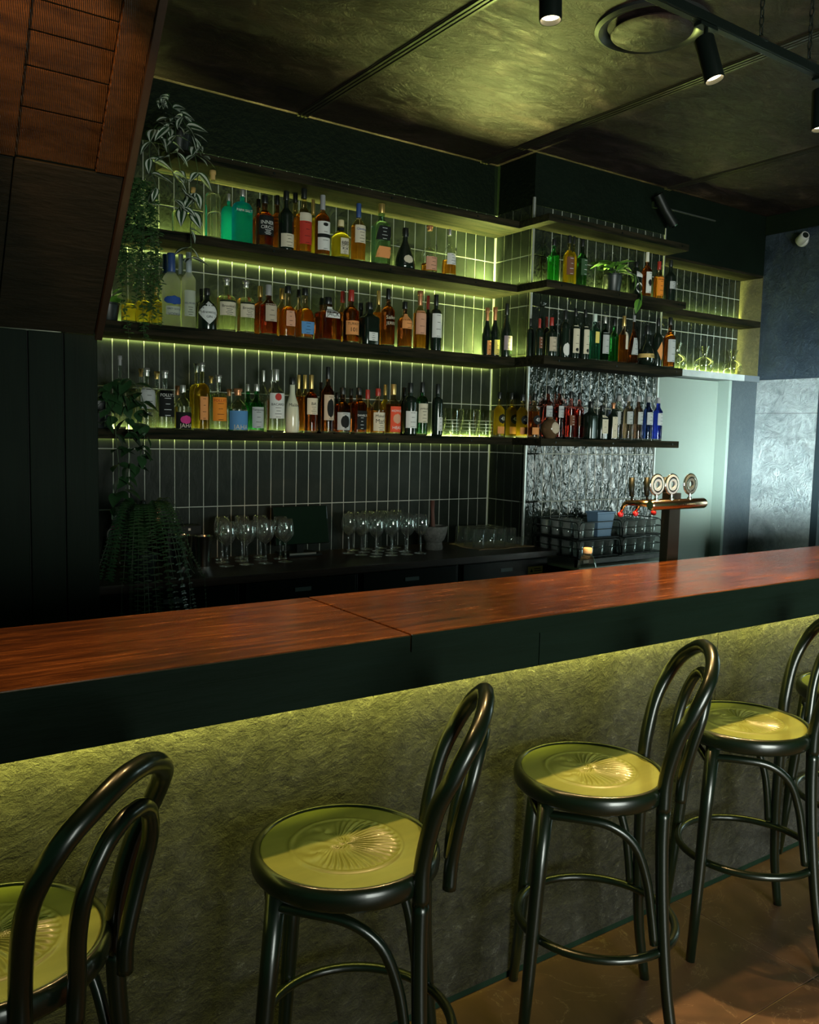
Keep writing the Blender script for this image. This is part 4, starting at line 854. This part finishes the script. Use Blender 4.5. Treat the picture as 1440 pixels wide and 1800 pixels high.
# mortar and pestle
STM = plain('grey_stone_mortar', (.11, .11, .10), .8, col2=(.20, .20, .18), scale=60, bump=.4, bscale=90)
mo = lathe_obj('mortar', [(0, 0), (.052, 0), (.056, .012), (.050, .035), (.048, .045), (.062, .060), (.076, .100), (.082, .140), (.074, .142), (.066, .105), (.04, .07), (0, .06)], STM, None, 28, False); mo.location = (2.985, 4.05, .9); tag(mo, 'grey stone mortar between the wine glasses and upturned tumblers', 'mortar')
pe = MB().tube([(2.978, 4.045, .966), (2.990, 4.070, 1.05), (3.000, 4.09, 1.12), (3.008, 4.105, 1.185)], [.020, .013, .011, .014], 12).build('pestle', plain('brown_pestle', (.12, .05, .035), .6), None, True); tag(pe, 'dark reddish pestle standing upright in the grey mortar', 'pestle')
# bar towel with upturned tumblers and shot glasses
TW = plain('tan_bar_towel', (.50, .36, .22), .9, bump=.6, bscale=140)
m = MB(); nx, ny = 26, 14; v = []
for i in range(nx+1):
    for j in range(ny+1):
        s_, t_ = i/nx, j/ny; X = 3.20+.43*s_+.012*math.sin(9*t_+3*s_); Y = 3.885+.30*t_+.010*math.sin(11*s_); v.append((X, Y, .9035+.0028*math.sin(14*s_+5*t_)*math.sin(9*t_+2)+.001))
fs = [(i*(ny+1)+j, (i+1)*(ny+1)+j, (i+1)*(ny+1)+j+1, i*(ny+1)+j+1) for i in range(nx) for j in range(ny)]
nv = len(v); v += [(a, b_, .9004) for a, b_, c in v]; fs += [tuple(nv+q for q in reversed(g)) for g in fs]
for i in range(nx):
    for j in (0, ny): a, b_ = i*(ny+1)+j, (i+1)*(ny+1)+j; fs.append((a, b_, nv+b_, nv+a))
for j in range(ny):
    for i in (0, nx): a, b_ = i*(ny+1)+j, i*(ny+1)+j+1; fs.append((a, b_, nv+b_, nv+a))
tw = m.add(v, fs).build('bar_towel', TW, None, True); tag(tw, 'tan cloth bar towel under the upturned tumblers by the pillar', 'towel')
TM2 = MB().lathe([(.037, 0), (.0375, .004), (.036, .108), (.031, .113), (0, .113)], 18, closed=False).mesh('upturned_tumbler'); TM2.materials.append(thin_glass('tumbler_glass', (.86, .90, .88), .46, .03, .045))
SM = MB().lathe([(.022, 0), (.0225, .003), (.021, .048), (.017, .052), (0, .052)], 14, closed=False).mesh('shot_glass'); SM.materials.append(thin_glass('tumbler_glass', (.86, .90, .88), .46, .03, .045))
for me in (TM2, SM):
    for p in me.polygons: p.use_smooth = True
for i in range(4):
    for j in range(3):
        o = bpy.data.objects.new('tumbler', TM2); C.objects.link(o); o.location = (3.235+.083*i+.004*j, 3.935+.090*j, .9075); tag(o, 'upturned tumbler on the tan bar towel, %s row, %s from the mortar' % (('front', 'middle', 'back')[j], ORD[i]), 'glass', 'tumblers on the bar towel')
for i in range(2):
    for j in range(2):
        o = bpy.data.objects.new('shot_glass', SM); C.objects.link(o); o.location = (3.552+.05*i, 3.945+.06*j, .9075); tag(o, 'small upturned shot glass on the bar towel, %s row, %s the pillar' % (('front', 'back')[j], ('further from', 'nearer')[i]), 'glass', 'shot glasses on the bar towel')
# bottles on the counter, behind the fern
for (x, y, h, w, kind, gl, cap, lb, tx, ds) in ((1.163, 4.19, .285, .075, 'tall', 'clear', 'silver', (.66, .74, 110, 'pink'), [], 'clear bottle with pink neck band behind the fern on counter'),
        (1.294, 4.17, .325, .075, 'bord', 'dark', 'black', (.42, .62, 110, 'cream'), [], 'dark bottle with cream shoulder label behind the fern on counter'),
        (1.376, 4.20, .290, .075, 'bord', 'dkamber', 'copper', None, [], 'dark bottle with copper top at right of the counter fern')):
    bottle('C', x, y, .9, h, w, kind, gl, cap, lb, tx, ds, 'bottles on the back counter')

# ------------------------------------------------------------------ beer tap tower, water bottle
TY = 2.20
tap = tag(empty('beer_tap_tower', (2.797, TY, .94)), 'metal beer tap tower with three round badge lenses above the bar', 'beer tap')
COL = plain('dark_bronze_column', (.055, .050, .040), .3, .8)
box('column', -.034, .034, -.020, .020, 0, .430, COL, tap, bevel=.002); box('foot_plate', -.07, .07, -.06, .06, 0, .008, STEEL, tap)
ARM = plain('copper_steel_arm', (.60, .42, .28), .20, 1.0)
o = MB().lathe([(0, -.160), (.016, -.160), (.021, -.154), (.021, .166), (.017, .174), (0, .176)], 24).build('arm', ARM, tap); o.matrix_basis = Matrix.Translation((-.005, -.030, .387)) @ Matrix.Rotation(R_(90), 4, 'Y'); smooth_by_angle(o, 40)
LENS = thin_glass('badge_lens', (.80, .84, .86), .5)
for i, x in enumerate((-.135, -.045, .068)):
    lens_mat = [plain('badge_face', (.42, .46, .50), .2), plain('badge_face', (.42, .46, .50), .2), plain('badge_face_dark', (.10, .11, .10), .2)][i]
    b_ = MB(); c = Vector((x, -.034, .466)); pts = [c+Vector((math.cos(t)*.029, 0, math.sin(t)*.029)) for t in [2*PI*k/32 for k in range(32)]]
    g = lathe_obj('badge_ring', [(.014, -.006), (.037, -.006), (.039, 0), (.037, .006), (.014, .006), (.012, 0), (.014, -.006)], lens_mat, tap, 36, False); g.matrix_basis = Matrix.Translation(c) @ Matrix.Rotation(R_(90), 4, 'X')
    g2 = lathe_obj('badge_groove', [(.024, .0062), (.027, .0072), (.030, .0062)], CHROME, tap, 36, False); g2.matrix_basis = g.matrix_basis
    rim = MB().tube([c+Vector((math.cos(2*PI*k/32)*.040, 0, math.sin(2*PI*k/32)*.040)) for k in range(32)], .0035, 8, True).build('badge_rim', CHROME, tap, True)
    lathe_obj('badge_stem', [(.010, 0), (.010, .006), (.005, .010), (.005, .022)], CHROME, tap, 14).location = (x, -.034, .405)
    # tap on the bartender's side
    fct = MB().tube([(x, -.010, .387), (x, .050, .389), (x, .110, .385)], [.013, .012, .011], 12).tube([(x, .100, .388), (x, .125, .375), (x, .140, .342)], [.010, .009, .006], 10).build('faucet', BRASS, tap, True)
    MB().lathe([(.004, 0), (.011, .004), (.012, .016), (.005, .022)], 10, (x, .141, .324)).build('nozzle_cap', plain('red_rubber', (.55, .02, .025), .4), tap, True)
    hd = MB().tube([(x, .085, .398), (x, .088, .414)], .005, 8).tube([(x, .088, .412), (x, .090, .44), (x, .091, .487)], [.009, .0115, .011], 12).build('tap_handle', RUBBER, tap, True)
e = tag(empty('water_bottle', (2.395, 2.26, .94)), 'clear plastic water bottle with orange cap behind the bar edge', 'bottle')
PLA = thin_glass('thin_plastic', (.93, .88, .82), .4, .08)
lathe_obj('plastic_body', [(0, 0), (.034, 0), (.039, .01), (.037, .05), (.039, .09), (.039, .135), (.036, .16), (.024, .188), (.0145, .198), (.0145, .206)], PLA, e, 24, False)
lathe_obj('cap', [(.0165, .203), (.017, .205), (.017, .222), (.015, .224)], plain('peach_cap', (.70, .42, .22), .5), e, 20)

# ------------------------------------------------------------------ ceiling fittings: track, spots, diffuser, camera
WARM = (1.0, .66, .25)
TYK, TZ = 1.94, 3.0
tr = tag(empty('light_track', (3, TYK, TZ)), 'black lighting track hung on chains under the bronze ceiling', 'light track')
box('rail', -3.4, 2.6, -.018, .018, -.016, .016, METAL_BLACK, tr, bevel=.003)
m = MB(); m.box(-3.4, 2.6, -.010, .010, -.0175, -.0155); m.build('contact_slot', RUBBER, tr)
for xx in (-.17, .14):
    m = MB()
    for k in range(9):
        zc = .022+.030*k; ax = k % 2; pts = []
        for q in range(12):
            a = 2*PI*q/12; d = (math.cos(a)*.008, math.sin(a)*.019); pts.append((xx+(d[0] if ax else 0), (0 if ax else d[0]), zc+d[1]))
        m.tube(pts, .0025, 5, True)
    m.build('chain', METAL_BLACK, tr, True)
    MB().box(xx-.02, xx+.02, -.02, .02, .014, .022).build('chain_clip', STEEL, tr)
def spot(x, tilt, lab, energy, lit=True, blend=.5, cone=95, col=WARM):
    e = tag(empty('track_spotlight', (x, TYK, TZ-.018)), lab, 'spotlight', 'spotlights on the track')
    box('track_adapter', -.045, .045, -.016, .016, -.012, .0, METAL_BLACK, e); MB().tube([(0, 0, -.010), (0, 0, -.060)], .007, 8).build('swivel', METAL_BLACK, e, True)
    Rm = Matrix.Translation((0, 0, -.060)) @ Matrix.Rotation(tilt[0], 4, 'X') @ Matrix.Rotation(tilt[1], 4, 'Y')
    o = MB().lathe([(0, .02), (.030, .02), (.033, .016), (.033, -.130), (.030, -.130), (.029, -.114), (0, -.114)], 28).build('housing', METAL_BLACK, e); smooth_by_angle(o, 40); o.matrix_basis = Rm
    o = MB().lathe([(0, -.1145), (.0285, -.1145), (.0285, -.1155), (0, -.1155)], 24).build('lens', emitter('spot_lens', (1.0, .78, .42), 9), e); o.matrix_basis = Rm
    l = bpy.data.lights.new('spot_beam', 'SPOT'); l.energy = energy; l.color = col; l.spot_size = R_(cone); l.spot_blend = blend; l.shadow_soft_size = .022
    lo = bpy.data.objects.new('spot_beam', l); C.objects.link(lo); lo.parent = e; lo.matrix_basis = Rm @ Matrix.Translation((0, 0, -.136))
spot(.30, (R_(-6), 0), 'black cylinder spotlight furthest along the track to the left', 50, True, .4, 68)
spot(.16, (R_(64), R_(-30)), 'black cylinder spotlight turned up toward the sloped timber soffit', 36, True, .5, 38, (1.0, .52, .20))
spot(1.05, (R_(-4), 0), 'black cylinder spotlight above the second bar stool', 50, True, .4, 68)
spot(1.80, (R_(-3), 0), 'black cylinder spotlight seen mouth-on at the top of the frame', 74, True, .4, 80)
spot(2.52, (R_(-15), R_(-8)), 'black cylinder spotlight tilted beneath the round ceiling diffuser', 260, True, .4, 78)
spot(3.237, (R_(-2), 0), 'black cylinder spotlight cropped by the right picture edge', 50, True, .4, 80)
e = tag(empty('air_diffuser', (2.885, 2.49, CZ)), 'round dark air diffuser set in the bronze ceiling', 'air vent')
DIF = plain('dark_diffuser', (.035, .038, .036), .3, .3)
o = MB().lathe([(.232, 0), (.232, -.012), (.215, -.020), (.190, -.012), (.180, -.002), (.180, 0)], 48, closed=False).build('outer_ring', DIF, e); smooth_by_angle(o, 40)
o = MB().lathe([(0, -.045), (.150, -.040), (.165, -.030), (.160, -.022), (0, -.020)], 48).build('centre_disc', CEIL, e); smooth_by_angle(o, 40)
MB().tube([(0, 0, -.02), (0, 0, 0)], .02, 8).build('centre_rod', DIF, e)
e = tag(empty('security_camera', (XR, 3.645, 3.055)), 'white dome security camera on the grey pilaster', 'camera')
WHP = plain('white_plastic_housing', (.42, .42, .40), .4)
o = MB().lathe([(0, 0), (.046, 0), (.046, -.012), (.036, -.022), (.026, -.026)], 24).build('mount', WHP, e); o.matrix_basis = Matrix.Rotation(R_(90), 4, 'Y'); smooth_by_angle(o)
o = MB().lathe([(.0, -.035), (.030, -.033), (.034, -.025), (.034, .050), (.028, .058), (.0, .058)], 24).build('camera_body', WHP, e); o.matrix_basis = Matrix.Translation((-.045, -.015, 0)) @ Matrix.Rotation(R_(70), 4, 'X') @ Matrix.Rotation(R_(-30), 4, 'Y'); smooth_by_angle(o)
o2 = MB().lathe([(0, .0583), (.022, .0583), (.022, .060), (0, .060)], 20).build('lens', RUBBER, e); o2.matrix_basis = o.matrix_basis
o = MB().tube([(4.640, 3.885, 3.20), (4.70, 3.87, 3.11), (4.775, 3.85, 3.02)], .034, 18).build('wall_speaker', RUBBER, None); smooth_by_angle(o); tag(o, 'black tube fitting angled off the dark wall above the pillar shelves', 'fitting')
MB().tube([(4.773, 3.8503, 3.022), (4.779, 3.849, 3.015)], .030, 18).build('end_ring', CHROME, o); MB().box(4.655, 4.695, 3.88, YP-.004, 3.13, 3.17).build('bracket', METAL_BLACK, o)
cdt = box('cable_conduit', 4.84, 5.34, YP-.010, YP, 3.146, 3.155, plain('grey_conduit', (.035, .042, .036), .6), bevel=0); tag(cdt, 'thin grey cable conduit on the dark wall over the niche', 'conduit')

# ------------------------------------------------------------------ bar stools
RS = .20; SZ = .71
def seat_mesh():
    nr, na = 46, 264; v = [(0, 0, 0)]; R0 = .182
    for i in range(1, nr+1):
        rr = R0*i/nr
        for k in range(na):
            a = 2*PI*k/na; q = rr/.118; h = 0
            x, y = rr*math.cos(a), rr*math.sin(a)
            if q < 1:
                # shell fan toward the back, scrolls toward the front, inside a ring
                px, py = x+.020, y; pa = math.atan2(py, px); prd = math.hypot(px, py)
                env = min(1, max(0, (1-q)*6))
                fan = (.5+.5*math.cos(pa*44+math.sin(prd*60)*.7))*min(1, prd/.02)
                scr = .5+.5*math.sin(70*math.hypot(abs(y)-.045, x+.055)-2.0*math.atan2(abs(y)-.045, x+.055))*math.cos(52*y)
                wgt = 1/(1+math.exp(-(x+.03)*160)); h = env*(.0038*(fan*wgt+scr*(1-wgt)))
                h *= .55+.45*min(1, prd/.03)
            h += .0030*math.exp(-((q-1.0)/.035)**2)
            v.append((x, y, h))
    f_ = [(0, 1+k, 1+(k+1) % na) for k in range(na)]
    for i in range(nr-1):
        for k in range(na):
            a, b_ = 1+i*na+k, 1+i*na+(k+1) % na; f_.append((a, a+na, b_+na, b_))
    n0 = 1+(nr-1)*na; b0 = len(v)
    v += [(R0*math.cos(2*PI*k/na), R0*math.sin(2*PI*k/na), -.012) for k in range(na)]
    f_ += [(n0+k, b0+k, b0+(k+1) % na, n0+(k+1) % na) for k in range(na)]; f_.append(tuple(b0+k for k in reversed(range(na))))
    return v, f_
def make_stool():
    e = empty('bar_stool')
    s = MB(); s.add(*seat_mesh()); o = s.build('seat', SEATWOOD, e, True); o.location = (0, 0, SZ-.004)
    o = MB().lathe([(.170, -.046), (.194, -.046), (.2, -.038), (.2015, -.022), (.200, -.010), (.195, -.001), (.188, .002), (.1825, -.0015), (.1815, -.008), (.170, -.010), (.170, -.046)], 56, closed=False).build('seat_rim', [BENT, SEATWOOD], e, True); o.location = (0, 0, SZ)
    hp = [(.166, .120, .650), (.169, .122, .74), (.192, .138, .85), (.225, .148, .925), (.257, .130, .985), (.278, .085, 1.022), (.286, .036, 1.041), (.287, 0, 1.044)]
    full = hp+[(x, -y, z) for x, y, z in reversed(hp[:-1])]
    MB().tube(spline(full, 6), .0178, 14).build('back_hoop', BENT, e, True)
    ip = [(.2215, .066, .655), (.226, .066, .72), (.240, .082, .81), (.258, .086, .885), (.274, .062, .945), (.282, .028, .972), (.283, 0, .976)]
    full = ip+[(x, -y, z) for x, y, z in reversed(ip[:-1])]
    MB().tube(spline(full, 6), .0145, 12).build('inner_loop', BENT, e, True)
    for s_ in (1, -1):
        MB().tube(spline([(.166, .120*s_, .655), (.166, .127*s_, .55), (.172, .146*s_, .38), (.188, .172*s_, .18), (.218, .198*s_, 0)], 5), [.0178-.004*k/20 for k in range(21)], 12).build('leg', BENT, e, True)
    for s_ in (1, -1):
        MB().tube([(-.124, .112*s_, .672), (-.140, .126*s_, .45), (-.156, .142*s_, .2), (-.170, .156*s_, 0)], [.021, .019, .016, .0135], 14).build('leg', BENT, e, True)
    for s_ in (1, -1):
        MB().tube(spline([(-.126, .118*s_, .628), (-.05, .142*s_, .632), (.03, .152*s_, .622), (.092, .150*s_, .575), (.126, .146*s_, .49), (.142, .148*s_, .40), (.152, .154*s_, .32)], 5), .0115, 10).build('brace', BENT, e, True)
    MB().tube(spline([(-.129, -.114, .60), (-.150, -.07, .634), (-.156, 0, .640), (-.150, .07, .634), (-.129, .114, .60)], 4), .0105, 10).build('brace', BENT, e, True)
    c = [(.030+.208*math.cos(2*PI*k/48), .200*math.sin(2*PI*k/48), .30) for k in range(48)]
    MB().tube(c, .0115, 10, True).build('foot_ring', BENT, e, True)
    return e
st0 = make_stool()
for i, (x, y, a, lab) in enumerate(((.206, 1.525, -50, 'bentwood bar stool at the left picture edge, back loop toward the viewer'), (.896, 1.502, -38, 'bentwood bar stool standing alone left of the middle, olive embossed seat'),
                        (1.655, 1.520, -38, 'bentwood bar stool right of the middle with whole foot ring visible'), (2.364, 1.540, -38, 'furthest whole bentwood bar stool, partly behind the other backrest'), (3.06, 1.55, -33, 'bentwood bar stool at the right picture edge, only its backrest and seat edge in view'))):
    o = st0 if i == 0 else copy_tree(st0)
    o.location = (x, y, 0); o.rotation_euler.z = R_(a); tag(o, lab, 'bar stool', 'bentwood stools along the bar')

# ------------------------------------------------------------------ plants
LEAFM = [plain('leaf_dark_green', (.022, .062, .022), .3), plain('leaf_silver_band', (.75, .80, .70), .35), plain('leaf_mid_green', (.04, .115, .03), .32), plain('leaf_bright_green', (.10, .26, .03), .38), plain('stem_green', (.03, .06, .02), .5)]
def leaf_mesh(name, ln, wd, mats, stripes=None, curl=.25, fold=.18, n_=7):
    """a blade along +x: strips across its width carry the midrib and bands"""
    fr = stripes or [(-1, 0), (-.5, 0), (0, 0), (.5, 0), (1, 0)]
    v, fs, mi = [], [], []
    for i in range(n_+1):
        t = i/n_; w = wd/2*math.sin(PI*min(1, t*1.02)**.75)**.9 if 0 < t < 1 else .0004
        for (s, _) in fr: v.append((ln*t, s*w, -curl*ln*t*t+fold*abs(s)*w))
    k = len(fr)
    for i in range(n_):
        for j in range(k-1): fs.append((i*k+j, i*k+j+1, (i+1)*k+j+1, (i+1)*k+j)); mi.append(fr[j][1])
    me = bpy.data.meshes.new(name); me.from_pydata(v, [], fs)
    for m_ in mats: me.materials.append(m_)
    for p, q in zip(me.polygons, mi): p.material_index = q; p.use_smooth = True
    return me
def put_leaf(me, loc, d, roll=0, sc=1, parent=None, name='leaf'):
    o = bpy.data.objects.new(name, me); C.objects.link(o); o.parent = parent
    x = Vector(d).normalized(); z = Vector((0, 0, 1)); y = z.cross(x)
    if y.length < .05: y = Vector((0, 1, 0))
    y.normalize(); z = x.cross(y); m = Matrix((x, y, z)).transposed().to_4x4()
    o.matrix_basis = Matrix.Translation(loc) @ m @ Matrix.Rotation(roll, 4, 'X') @ Matrix.Scale(sc, 4); return o
POT = plain('black_plant_pot', (.012, .018, .016), .4); SOIL = plain('potting_soil', (.02, .015, .01), .9)
def pot(e, r0, r1, h):
    lathe_obj('pot', [(0, 0), (r0, 0), (r0+.002, .003), (r1, h-.008), (r1+.003, h-.006), (r1+.003, h), (r1-.004, h), (r1-.006, h-.012), (0, h-.014)], POT, e, 28, False)
# striped trailing plant on the highest board
e = tag(empty('striped_trailing_plant', (1.46, 4.12, 2.872)), 'trailing plant with silver-striped leaves spilling from the highest shelf board', 'potted plant')
pot(e, .050, .066, .115)
ZL = leaf_mesh('striped_leaf', .100, .052, [LEAFM[0], LEAFM[1]], [(-1, 0), (-.72, 1), (-.30, 0), (0, 0), (.30, 1), (.72, 0), (1, 0)], .22, .22)
O = Vector(e.location)
stems = [[(1.44, 4.09, 2.975), (1.39, 4.0, 3.05), (1.33, 3.94, 3.06), (1.285, 3.90, 3.01)], [(1.45, 4.09, 2.975), (1.42, 3.99, 3.03), (1.42, 3.93, 2.97), (1.46, 3.91, 2.90), (1.49, 3.90, 2.83)],
         [(1.44, 4.08, 2.97), (1.38, 3.98, 2.99), (1.34, 3.93, 2.90), (1.35, 3.92, 2.78), (1.39, 3.92, 2.66), (1.42, 3.92, 2.55)], [(1.46, 4.08, 2.97), (1.46, 3.97, 2.96), (1.47, 3.93, 2.84), (1.48, 3.92, 2.74), (1.46, 3.92, 2.62), (1.445, 3.92, 2.52), (1.45, 3.925, 2.42), (1.452, 3.93, 2.36)],
         [(1.43, 4.08, 2.97), (1.33, 4.0, 2.97), (1.27, 3.94, 2.88), (1.26, 3.93, 2.76), (1.29, 3.93, 2.66)], [(1.45, 4.08, 2.97), (1.40, 3.99, 2.98), (1.385, 3.935, 2.86), (1.40, 3.925, 2.73), (1.37, 3.92, 2.62)]]
for st in stems:
    sp_ = spline([Vector(q)-O for q in st], 5); MB().tube(sp_, .0022, 6).build('stem', LEAFM[4], e, True)
    stp = 3 if len(st) < 8 else 4
    for i in range(2, len(sp_), stp):
        t = (sp_[min(i+1, len(sp_)-1)]-sp_[i-1]).normalized()
        for q in range(2):
            a = random.uniform(0, 2*PI); d = Vector((math.cos(a)*.9, -abs(math.sin(a))*.7-.1, random.uniform(-.75, .25)))+t*.4
            put_leaf(ZL, sp_[i], d, random.uniform(-.5, .5), random.uniform(.75, 1.15), e)
# fine vines from a pot on the top shelf
e = tag(empty('fine_vine_plant', (1.16, 4.08, 2.496)), 'fine-leaved vine hanging in a curtain at the left end of the shelves', 'potted plant')
pot(e, .052, .068, .11); O = Vector(e.location)
def vine_strand(pts, leaf_l, step, parent, mats, sprd=1.0, name='vine_strand'):
    sp_ = spline(pts, 14); m = MB(); m.tube(sp_[::3]+[sp_[-1]], .0011, 4, mi=1)
    acc = 0
    for i in range(1, len(sp_)):
        acc += (sp_[i]-sp_[i-1]).length
        while acc > step:
            acc -= step
            for q in range(2):
                a = random.uniform(0, 2*PI); d = Vector((math.cos(a), math.sin(a), random.uniform(-.8, .3))).normalized(); l = leaf_l*random.uniform(.7, 1.2)
                b0 = sp_[i]; sd = d.cross(Vector((0, 0, 1))).normalized()*l*.30; nn = d.cross(sd).normalized()*l*.10
                m.add([b0, b0+d*l*.35+sd-nn, b0+d*l*.75+sd*.7-nn, b0+d*l, b0+d*l*.75-sd*.7-nn, b0+d*l*.35-sd-nn, b0+d*l*.4+nn*.3], [(0, 6, 1), (1, 6, 3, 2), (0, 5, 6), (6, 5, 4, 3)], 0)
    o = m.build(name, mats, parent); stuff(o); return o
random.seed(11)
for k in range(30):
    x0 = 1.05+.27*random.random(); bot = {0: 2.22, 1: 2.12, 2: 2.06}[k % 3] if x0 > 1.2 else random.uniform(2.20, 2.40)
    if k in (5, 14, 22): bot = 1.985
    y0 = random.uniform(3.93, 3.975)
    vine_strand([Vector((1.16+random.uniform(-.03, .03), 4.06, 2.60))-O, Vector((x0, 3.985, 2.66+random.uniform(-.02, .05)))-O, Vector((x0+random.uniform(-.02, .02), y0-.01, 2.50))-O, Vector((x0+random.uniform(-.03, .03), y0-.01, (2.5+bot)/2))-O, Vector((x0+random.uniform(-.03, .04), y0-.02, bot))-O], .026, .0125, e, [plain('vine_leaf', (.045, .11, .035), .28), LEAFM[4]])
# small dark pot at the end of the middle shelf
e = tag(empty('dark_pot_plant', (1.108, 4.07, 2.06)), 'small dark pot with bright green sprigs at the left end of the middle shelf', 'potted plant')
pot(e, .040, .052, .085); O = Vector(e.location)
SL = leaf_mesh('sprig_leaf', .05, .026, [LEAFM[3], LEAFM[2]], None, .2, .2, 4)
for k in range(26):
    a = random.uniform(0, 6.28); put_leaf(SL, (math.cos(a)*.02, math.sin(a)*.02, .08+random.uniform(0, .05)), (math.cos(a), math.sin(a), random.uniform(.2, 1.4)), random.uniform(-.4, .4), random.uniform(.8, 1.3), e)
# trailing philodendron on the lowest shelf
e = tag(empty('trailing_ivy_plant', (1.055, 4.06, 1.572)), 'broad-leaved ivy trailing from a pot at the left end of the lowest shelf', 'potted plant')
pot(e, .050, .066, .125); O = Vector(e.location)
PL_ = leaf_mesh('broad_leaf', .085, .058, [LEAFM[0], LEAFM[2]], None, .30, .16, 6)
for st in ([(1.10, 4.06, 1.70), (1.08, 3.97, 1.78), (1.06, 3.93, 1.70), (1.05, 3.92, 1.58)], [(1.12, 4.06, 1.70), (1.16, 3.96, 1.80), (1.21, 3.93, 1.74), (1.235, 3.92, 1.62), (1.22, 3.92, 1.50), (1.19, 3.92, 1.38)],
           [(1.12, 4.05, 1.70), (1.14, 3.96, 1.74), (1.15, 3.93, 1.62), (1.16, 3.92, 1.45), (1.14, 3.92, 1.30), (1.12, 3.92, 1.18)], [(1.10, 4.05, 1.70), (1.10, 3.96, 1.72), (1.10, 3.93, 1.55), (1.11, 3.92, 1.38), (1.09, 3.92, 1.22)], [(1.13, 4.05, 1.70), (1.19, 3.95, 1.72), (1.20, 3.93, 1.60), (1.21, 3.92, 1.46)]):
    sp_ = spline([Vector(q)-O for q in st], 5); MB().tube(sp_, .0024, 6).build('stem', LEAFM[4], e, True)
    for i in range(2, len(sp_), 2):
        for q in range(2):
            a = random.uniform(0, 2*PI); put_leaf(PL_, sp_[i], (math.cos(a), -abs(math.sin(a))*.8-.1, random.uniform(-1.1, .1)), random.uniform(-.6, .6), random.uniform(.6, 1.1), e)
# fern on the counter
e = tag(empty('counter_fern', (1.19, 3.86, .90)), 'bushy fern drooping over the left end of the back counter', 'potted plant')
pot(e, .055, .072, .11)
random.seed(5)
FERN = [plain('fern_leaflet', (.022, .060, .020), .3), LEAFM[4]]
for k in range(30):
    a = R_(-172+190*((k*.618) % 1)); L = random.uniform(.85, 1.15); hi = random.uniform(.12, .24); m = MB(); pts = []
    dr = random.uniform(.10, .30); rx = random.uniform(.24, .30)
    for (rr, zz) in ((.012, .10), (.06, .10+hi*.8), (.13, .12+hi), (.20, .06+hi*.7), (rx, -.06-dr*.15), (rx+.02, -.12-dr*.6)):
        q = Vector((math.cos(a)*rr*L*.8+.02*rr/.2, math.sin(a)*rr*L, zz))
        if 3.86+q.y > 3.675 and rr > .05: q.z = max(q.z, .022)
        pts.append(q)
    sp_ = spline(pts, 11); sp_ = [Vector((q.x, q.y, max(q.z, .016) if 3.86+q.y > 3.67 else q.z)) for q in sp_]; m.tube(sp_[::2]+[sp_[-1]], .0012, 4, mi=1)
    for i in range(3, len(sp_)):
        t = i/len(sp_); tg = (sp_[i]-sp_[i-1])
        tg = tg.normalized() if tg.length > 1e-6 else Vector((math.cos(a), math.sin(a), 0)); sd = tg.cross(Vector((0, 0, 1)))
        sd = sd.normalized() if sd.length > .05 else Vector((-math.sin(a), math.cos(a), 0)); wl_ = .021*math.sin(PI*min(1, .15+t*.85))+.004
        for s_ in (1, -1):
            d = (sd*s_+tg*.25+Vector((0, 0, .10))).normalized(); w_ = tg*.0028; p0 = sp_[i]
            m.add([p0-w_, p0+d*wl_*.6-w_*1.1, p0+d*wl_, p0+d*wl_*.6+w_*1.1, p0+w_], [(0, 1, 2, 3, 4)], 0)
    m.build('frond', FERN, e)
# pothos on the pillar top shelf
e = tag(empty('potted_pothos', (4.165, 3.815, 2.496)), 'small pothos with glossy green leaves in a black pot on the pillar shelf', 'potted plant')
pot(e, .046, .060, .115)
GP = leaf_mesh('pothos_leaf', .125, .058, [LEAFM[3], LEAFM[2]], [(-1, 0), (-.5, 0), (-.05, 0), (.05, 1), (.5, 0), (1, 0)], .30, .18)
random.seed(3)
for k in range(24):
    a = 2*PI*k/24*2.6; up = random.uniform(.15, 1.1); r0 = random.uniform(.01, .03); hh = .11+random.uniform(.02, .09)
    P0 = Vector((math.cos(a)*.01, math.sin(a)*.01, .10)); P1 = Vector((math.cos(a)*r0*1.4, math.sin(a)*r0, hh)); MB().tube([P0, (P0+P1)/2, P1], .002, 5).build('leaf_stalk', LEAFM[4], e, True)
    put_leaf(GP, P1, (math.cos(a), math.sin(a)*.8, up*.6-.15), random.uniform(-.3, .3), random.uniform(.7, 1.05), e)
tr_ = spline([(.02, -.03, .11), (.10, -.085, .12), (.135, -.10, .06), (.14, -.10, -.03)], 5); MB().tube(tr_, .0022, 6).build('trailing_stem', LEAFM[4], e, True)
for i in (5, 9, 12, 15): put_leaf(GP, tr_[i], (random.uniform(-.6, .6), -.3, -1), random.uniform(-.4, .4), .8, e)
